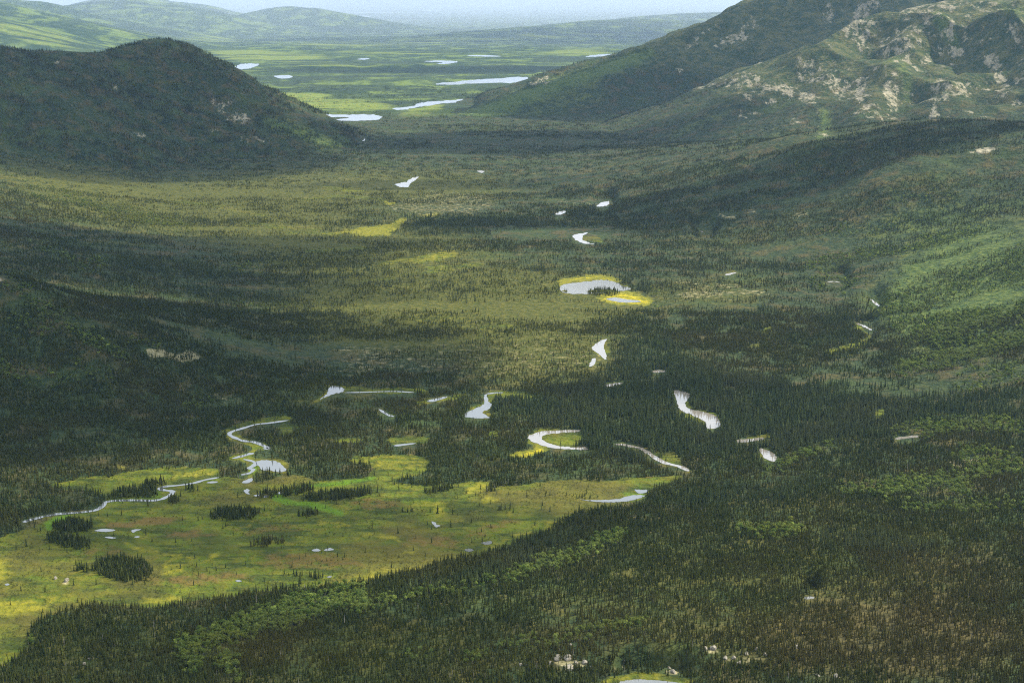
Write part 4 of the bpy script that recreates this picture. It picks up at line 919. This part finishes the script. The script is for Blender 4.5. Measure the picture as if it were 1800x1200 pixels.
PLACES = [   # where a tree stands: outline centre (photo pixels) and words
 (950,715,'on the peninsula ringed by the forked oxbow'), (1100,720,'in the riverside grove above the crescent bend'), (1110,790,'on the bank downstream of the crescent bend'),
 (1230,700,'by the curving river reach in the tall forest'), (1300,760,'beside the river sliver at the forest edge'), (1450,720,'in the dense tall forest below the aspen slope'),
 (1550,730,'around the small green glade in the tall forest'), (1680,720,'at the foot of the aspen banded slope'), (1100,640,'above the leaf shaped river bend'),
 (1250,650,'in the dark forest left of the aspen slope'), (870,990,'along the diagonal forest edge below the bog'), (1120,920,'in the forest right of the bog crescent water'),
 (1300,870,'in the forest below the last river reach'), (1550,960,'in the mid slope stand of the lower right forest'), (215,1000,'on the large spruce island of the lower bog'),
 (128,926,'in the round clump beside the bog stream'), (412,905,'on the twin spruce island in the middle of the bog'), (235,870,'in the clump between stream and left forest'),
 (302,879,'in the little clump at the stream bend'), (334,858,'in the small clump on the stream bank'), (592,871,'on the long thin spruce strip of the upper bog'),
 (500,860,'in the spruce strip below the reflecting pond'), (440,1040,'at the lower forest edge beneath the bog'), (770,840,'on the forest tongue reaching into the bog'),
 (80,880,'in the dark left forest above the bog'), (200,1130,'in the lower left forest corner'), (450,1160,'in the lower forest under the aspen clump'),
 (480,1090,'in the long aspen clump below the bog'), (340,1150,'at the lower left end of the aspen clump'), (720,1130,'in the lower forest left of the pale outcrops'),
 (1000,980,'in the diagonal aspen line of the lower forest'), (960,1130,'above the pale rock outcrops'), (1130,1180,'around the pond at the bottom edge'),
 (1300,1130,'in the lower right forest beside the weathered outcrops'), (1550,1100,'in the brownish forest of the lower right corner'), (1720,1080,'at the right border of the lower forest'),
 (1620,855,'in the bright aspen patch at mid right'), (1380,930,'around the yellow glade in the lower right forest'), (1680,900,'below the bright aspen patch at mid right'),
 (1700,760,'in the pale aspens at the foot of the right slope'), (1700,620,'in the lowest aspen band of the right slope'), (1750,520,'in the broad aspen band of the right slope'),
 (1600,500,'in the mixed wood between the aspen bands'), (1420,795,'near the last river reach by the forest edge'), (120,640,'on the small spur at the left edge'), (640,1060,'at the right end of the aspen clump'),
 (820,1050,'in the spruce forest below the diagonal edge'), (1000,1060,'in the forest above the scattered aspens'), (1200,1020,'in the mid forest right of the diagonal aspens')]
PX = np.array([(a, b) for a, b, _ in PLACES], float)
def place_of(u, v):
    d = np.hypot(PX[:, 0]-u, (PX[:, 1]-v)*2.0); return PLACES[int(np.argmin(d))][2]
WORDS = {'tall': ('spruce_tree', 'tall dark narrow spruce', 'spruce tree', 'tall spruces that stand out'),
         'spruce': ('spruce_tree', 'mid sized olive green spruce', 'spruce tree', 'spruces of the lower forest and bog islands'),
         'leaf': ('aspen_tree', 'pale green round crowned aspen', 'aspen tree', 'aspens in bright green stands')}
for kd, A in PICK.items():
    nm, lead, cat, grp = WORDS[kd]
    pls = [place_of(r_[5], r_[6]) for r_ in A]
    hts = {}
    for k_, r_ in enumerate(A): hts.setdefault(pls[k_], []).append((r_[3], r_[5], k_))
    special = {}
    for p_, L in hts.items():
        if len(L) > 1:
            special[max(L)[2]] = 'tallest'
            L2 = sorted((u_, k_) for _, u_, k_ in L if k_ not in special)
            special[L2[0][1]] = 'leftmost'
            if len(L2) > 1: special[L2[-1][1]] = 'rightmost'
            if len(L2) > 4: special[L2[len(L2)//2][1]] = 'middlemost'
    parts = []
    for tv, tf, cv, cf in KINDS[kd]:
        mt_ = mesh_np('trunk', tv, tf); mt_.materials.append(MATS[kd][0])
        mc_ = mesh_np('crown', cv, cf); mc_.materials.append(MATS[kd][1])
        parts.append((mt_, mc_))
    for ri, row in enumerate(A):
        X, Y, Z, s, vi, u, v, tn, ru = row
        root = bpy.data.objects.new(nm, None); root.empty_display_size = 1; COL.objects.link(root)
        root.location = (X, Y, Z); root.rotation_euler = (0, 0, random.uniform(0, 6.28)); root.scale = (s*random.uniform(.9, 1.1), s*random.uniform(.9, 1.1), s)
        pl = pls[ri]
        look_ = {'tall': ('very slim', 'slim', 'fairly broad', 'evenly tapering'), 'spruce': ('very slim', 'slim', 'medium wide', 'broad', 'slender', 'wide skirted'), 'leaf': ('narrow crowned', 'rounded', 'wide crowned', 'medium crowned')}[kd][int(vi)]
        size_ = 'tall' if s*10 > np.percentile(A[:, 3], 60)*10 else 'shorter'
        tone_ = ('olive' if tn > .45 else 'brownish' if ru > .45 else 'dark green') if kd != 'leaf' else ('yellowish green' if tn > .4 else 'fresh green')
        kind_ = 'aspen' if kd == 'leaf' else 'spruce'
        if len(pl.split()) > 9: size_ = ''
        lab_ = '%s %s %s %s' % (special[ri], look_, kind_, pl) if ri in special else '%s %s %s %s %s' % (size_, look_, tone_, kind_, pl)
        tag(root, ' '.join(lab_.split()), cat, kind_+'s '+pl)
        for pn, me in zip(('trunk', 'crown'), parts[int(vi)]):
            c = bpy.data.objects.new(pn, me); c.parent = root; COL.objects.link(c); c['tint'] = float(tn); c['rust'] = float(ru)

# ---- all other trees: one forest per kind, spread over the points
def forest(name, kd, label, pts):
    me = bpy.data.meshes.new(name)
    me.vertices.add(len(pts)); me.vertices.foreach_set('co', pts[:, :3].astype(np.float32).ravel())
    sc = pts[:, 3:4]*np.ones((1, 3))*np.c_[RNG.uniform(.88, 1.15, (len(pts), 2)), np.ones(len(pts))]
    a = me.attributes.new('size', 'FLOAT_VECTOR', 'POINT'); a.data.foreach_set('vector', sc.astype(np.float32).ravel())
    a = me.attributes.new('spin', 'FLOAT_VECTOR', 'POINT'); a.data.foreach_set('vector', np.c_[RNG.normal(0, .055, (len(pts), 2)), RNG.uniform(0, 6.28, len(pts))].astype(np.float32).ravel())
    a = me.attributes.new('variety', 'INT', 'POINT'); a.data.foreach_set('value', pts[:, 4].astype(np.int32))
    for nm_, k_ in (('tint', 7), ('rust', 8)):
        a = me.attributes.new(nm_, 'FLOAT', 'POINT'); a.data.foreach_set('value', pts[:, k_].astype(np.float32))
    me.update()
    o = link(name, me); tag(o, label, None, None, 'stuff')
    ng = bpy.data.node_groups.new(name, 'GeometryNodeTree')
    ng.interface.new_socket('Geometry', in_out='INPUT', socket_type='NodeSocketGeometry'); ng.interface.new_socket('Geometry', in_out='OUTPUT', socket_type='NodeSocketGeometry')
    gi = ng.nodes.new('NodeGroupInput'); go = ng.nodes.new('NodeGroupOutput')
    ci = ng.nodes.new('GeometryNodeCollectionInfo'); ci.inputs['Collection'].default_value = PROTO[kd]; ci.inputs['Separate Children'].default_value = True; ci.inputs['Reset Children'].default_value = True
    ip = ng.nodes.new('GeometryNodeInstanceOnPoints'); ip.inputs['Pick Instance'].default_value = True
    def named(n, t):
        q = ng.nodes.new('GeometryNodeInputNamedAttribute'); q.data_type = t; q.inputs['Name'].default_value = n; return q.outputs['Attribute']
    ng.links.new(gi.outputs[0], ip.inputs['Points']); ng.links.new(ci.outputs[0], ip.inputs['Instance'])
    ng.links.new(named('variety', 'INT'), ip.inputs['Instance Index']); ng.links.new(named('spin', 'FLOAT_VECTOR'), ip.inputs['Rotation']); ng.links.new(named('size', 'FLOAT_VECTOR'), ip.inputs['Scale'])
    ng.links.new(ip.outputs[0], go.inputs[0])
    md = o.modifiers.new('spread', 'NODES'); md.node_group = ng
    return o
forest('spruce_forest', 'spruce', 'continuous spruce forest covering the valley floor and slopes', TREES['spruce'])
forest('tall_spruce_forest', 'tall', 'taller darker spruce forest along the river', TREES['tall'])
forest('aspen_woods', 'leaf', 'bright green aspen and birch bands on the slopes', TREES['leaf'])
forest('distant_forest', 'grove', 'distant spruce forest on hills and valley head', TREES['grove'])
forest('bog_shrubs', 'shrub', 'low willow and dwarf birch shrubs over the open bog', TREES['shrub'])
print('TREES', {k: len(v) for k, v in TREES.items()})

# ------------------------------------------------------------------ pale rock outcrops in the lower forest
rock_m, n_, out_ = new_mat('lichen_rock'); N = NT(n_)
tc = N.node('ShaderNodeNewGeometry').outputs['Position']
cc = N.mix(N.ramp(N.noise(tc, .35, 5, .65), .35, .65), c4(.09, .08, .06), c4(.24, .215, .165))
cc = N.mix(N.math('MULTIPLY', N.ramp(N.noise(tc, .9, 4), .55, .7), .6), cc, c4(.09, .095, .06))
bs = N.node('ShaderNodeBsdfPrincipled'); N.L.new(cc, bs.inputs['Base Color']); bs.inputs['Roughness'].default_value = .9
bu = N.node('ShaderNodeBump'); bu.inputs['Strength'].default_value = .8; bu.inputs['Distance'].default_value = .6
N.L.new(N.noise(tc, .8, 5), bu.inputs['Height']); N.L.new(bu.outputs[0], bs.inputs['Normal']); n_.links.new(bs.outputs[0], out_.inputs['Surface'])
def rock_mesh(seed, rx, ry, rz):
    bm = bmesh.new(); bmesh.ops.create_icosphere(bm, subdivisions=3, radius=1)
    rg = np.random.default_rng(seed); cuts = [rg.normal(size=3) for _ in range(9)]
    for vx in bm.verts:
        d = np.array(vx.co)
        s = 1.0
        for c in cuts:
            c = c/np.linalg.norm(c); k = d@c
            if k > .72: s = min(s, .72/k)
        s *= .9+.25*float(fbm(np.array([d[0]*2+seed]), np.array([d[1]*2+d[2]*3]), 1.0, 3, seed)[0])
        vx.co = Vector((d[0]*s*rx, d[1]*s*ry, max(d[2], -.4)*s*rz))
    me = bpy.data.meshes.new('rock'); bm.to_mesh(me); bm.free(); me.materials.append(rock_m); return me
ROCKS = [(968,1170,6,3,'pale boulder at the left end of the large outcrop'),(981,1163,12,4,'biggest rounded slab of the large pale outcrop'),(998,1164,11,4,'second broad slab of the large pale outcrop'),(1012,1167,7,3,'grey boulder amid the large pale outcrop'),(1028,1168,8,3,'pale boulder at the right end of the large outcrop'),
 (1000,1180,14,2,'flat slab showing below the large pale outcrop'),(1040,1176,5,2,'small boulder right of the large pale outcrop'),(1084,1173,12,5,'lone domed pale boulder above the bottom pond'),(1176,1178,6,3,'pale boulder right of the bottom pond'),(1183,1184,8,3,'low slab just below that boulder by the bottom pond'),(1196,1174,4,3,'small grey stone above the right end of the bottom pond'),
 (1018,1132,5,3,'pale stone in the trees above the large outcrop'),(1003,1136,5,2,'little stone left of the pale stone above the large outcrop'),(915,1172,5,2,'lone small stone left of the large outcrop'),(924,1170,4,2,'small stone close beside the lone left one'),
 (1254,1143,10,5,'weathered upright boulder at the head of the stony slope'),(1240,1148,6,3,'stone on the left flank of the weathered boulder'),(1275,1163,7,2,'flat stone below the weathered boulder'),(1290,1158,7,3,'mid stone of the stony slope'),(1312,1152,6,3,'right upper stone of the stony slope'),(1300,1166,8,2,'lowest stone of the stony slope'),(1330,1148,6,3,'stone at the far right of the stony slope'),
 (1345,1152,6,2,'low stone at the right end of the stony slope'),(1437,1190,6,2,'stone at the bottom edge right of centre'),(1470,1190,9,3,'broad stone at the bottom edge right of centre'),(117,1024,6,4,'pale boulder at the foot of the large spruce island'),(98,1019,4,3,'smaller pale stone beside the boulder by the spruce island'),(160,1162,9,2,'half hidden slab in the lower left forest'),(148,1168,5,2,'small stone beside the half hidden slab'),(1400,1142,7,2,'grey stone among brownish trees in the lower right')]
for k, (px, py, w_, h_, lab) in enumerate(ROCKS):
    p = hit(px, py, 1100, 2600); d = float(np.linalg.norm(p-[0, 0, CAM_Z])); m_px = d/FPX
    me = rock_mesh(k+3, w_*.62*m_px, w_*.62*m_px*random.uniform(.8, 1.3)*1.5, h_*m_px*1.5)
    o = link('rock', me); o.location = (p[0], p[1], float(grid_z(p[0:1], p[1:2])[0])+.3); o.rotation_euler = (0, 0, random.uniform(-.4, .4))
    tag(o, lab, 'rock', 'pale rock outcrops in the lower forest')

# ------------------------------------------------------------------ clouds that dapple the valley with shade
CLOUD_Z = 2300.0
def cloud_mat(name, dens):
    m, n, o = new_mat(name); q = NT(n)
    v = q.node('ShaderNodeVolumePrincipled'); v.inputs['Color'].default_value = c4(1, 1, 1); v.inputs['Density'].default_value = dens; v.inputs['Anisotropy'].default_value = .3
    q.L.new(v.outputs[0], o.inputs['Volume']); return m
CLOUDM = cloud_mat('cloud_vapour', .0065)
def cloud(px, py, zs, rx, ry, thick, rot, seed, label):
    g = hit(px, py) if zs is None else at(px, py, zs)
    c = g+SUN_DIR*((CLOUD_Z-g[2])/SUN_DIR[2])
    bm = bmesh.new(); bmesh.ops.create_icosphere(bm, subdivisions=5, radius=1)
    D = np.array([v_.co[:] for v_ in bm.verts])
    s = .60+.75*fbm(D[:, 0]*1.5+seed*3.1, D[:, 1]*1.5+D[:, 2]*1.2, 1.0, 4, seed)
    for v_, d, k in zip(bm.verts, D, s):
        v_.co = Vector((d[0]*k*rx, d[1]*k*ry, d[2]*k*thick*(1.0 if d[2] > 0 else .45)))
    me = bpy.data.meshes.new('cloud'); bm.to_mesh(me); bm.free(); me.materials.append(CLOUDM)
    me.polygons.foreach_set('use_smooth', np.ones(len(me.polygons), bool))
    o = link('cloud', me); o.location = c; o.rotation_euler = (0, 0, R(rot))
    tag(o, label, None, 'clouds drifting over the valley', 'structure'); return o
CLOUDS = [(180,180,None,1500,900,300,-10,0),(410,200,None,650,500,140,0,0),(180,560,None,900,520,520,15,0),(380,650,0,300,180,120,0,0),(40,740,None,360,260,200,0,0),(330,740,0,330,130,180,0,0),(950,250,0,1200,600,300,0,0),(1290,95,None,1000,800,300,0,0),(1020,165,None,900,420,260,0,0),(1180,170,None,1000,600,420,0,0),
 (1520,265,None,760,260,220,0,0),(880,122,0,3000,800,120,0,0),(1050,70,0,5000,2200,150,0,0),(540,33,0,5000,3000,170,0,0),(560,1130,None,300,110,80,0,0),(500,930,0,420,160,110,0,0),(420,500,0,460,150,160,10,0),(230,440,0,820,230,300,8,0),(200,475,None,640,260,260,0,0),(430,455,0,480,150,160,0,0),(520,520,0,380,110,100,0,0),(560,590,0,330,120,90,0,0),(760,325,0,720,170,80,0,0),(60,300,None,420,160,120,0,0),(880,395,0,360,130,90,0,0),(1150,690,0,300,80,80,0,0),(1250,400,0,420,200,120,0,0),(330,860,0,240,50,60,0,0)]
for k, a in enumerate(CLOUDS): cloud(*a[:7], k+1, 'drifting white cloud over the valley')

# ------------------------------------------------------------------ haze over the whole valley
HZ = 120000.0
bm = bmesh.new(); bmesh.ops.create_cube(bm, size=1)
for v_ in bm.verts: v_.co = Vector((v_.co.x*400000, v_.co.y*400000, -60 if v_.co.z < 0 else 1500))
me = bpy.data.meshes.new('haze'); bm.to_mesh(me); bm.free()
hz, n_, out_ = new_mat('haze_air'); N = NT(n_)
vp = N.node('ShaderNodeVolumePrincipled'); vp.inputs['Color'].default_value = c4(.22, .38, .66); vp.inputs['Density'].default_value = .0000165; vp.inputs['Anisotropy'].default_value = .35
n_.links.new(vp.outputs[0], out_.inputs['Volume'])
o = link('haze', me, hz); tag(o, 'pale blue summer haze filling the valley air', None, None, 'stuff')

# ------------------------------------------------------------------ added second haze volume, whitening the far plain towards the horizon
bm = bmesh.new(); bmesh.ops.create_cube(bm, size=1)
for v_ in bm.verts: v_.co = Vector((v_.co.x*300000, 19000 if v_.co.y < 0 else 198000, -40 if v_.co.z < 0 else 900))
me = bpy.data.meshes.new('whitening_haze'); bm.to_mesh(me); bm.free()
ms, n_, out_ = new_mat('whitening_haze_air'); N = NT(n_)
vp = N.node('ShaderNodeVolumePrincipled'); vp.inputs['Color'].default_value = c4(.82, .88, .93); vp.inputs['Density'].default_value = .000026; vp.inputs['Anisotropy'].default_value = .2
n_.links.new(vp.outputs[0], out_.inputs['Volume'])
o = link('whitening_haze', me, ms); tag(o, 'added second haze volume whitening the far plain and horizon', None, None, 'stuff')
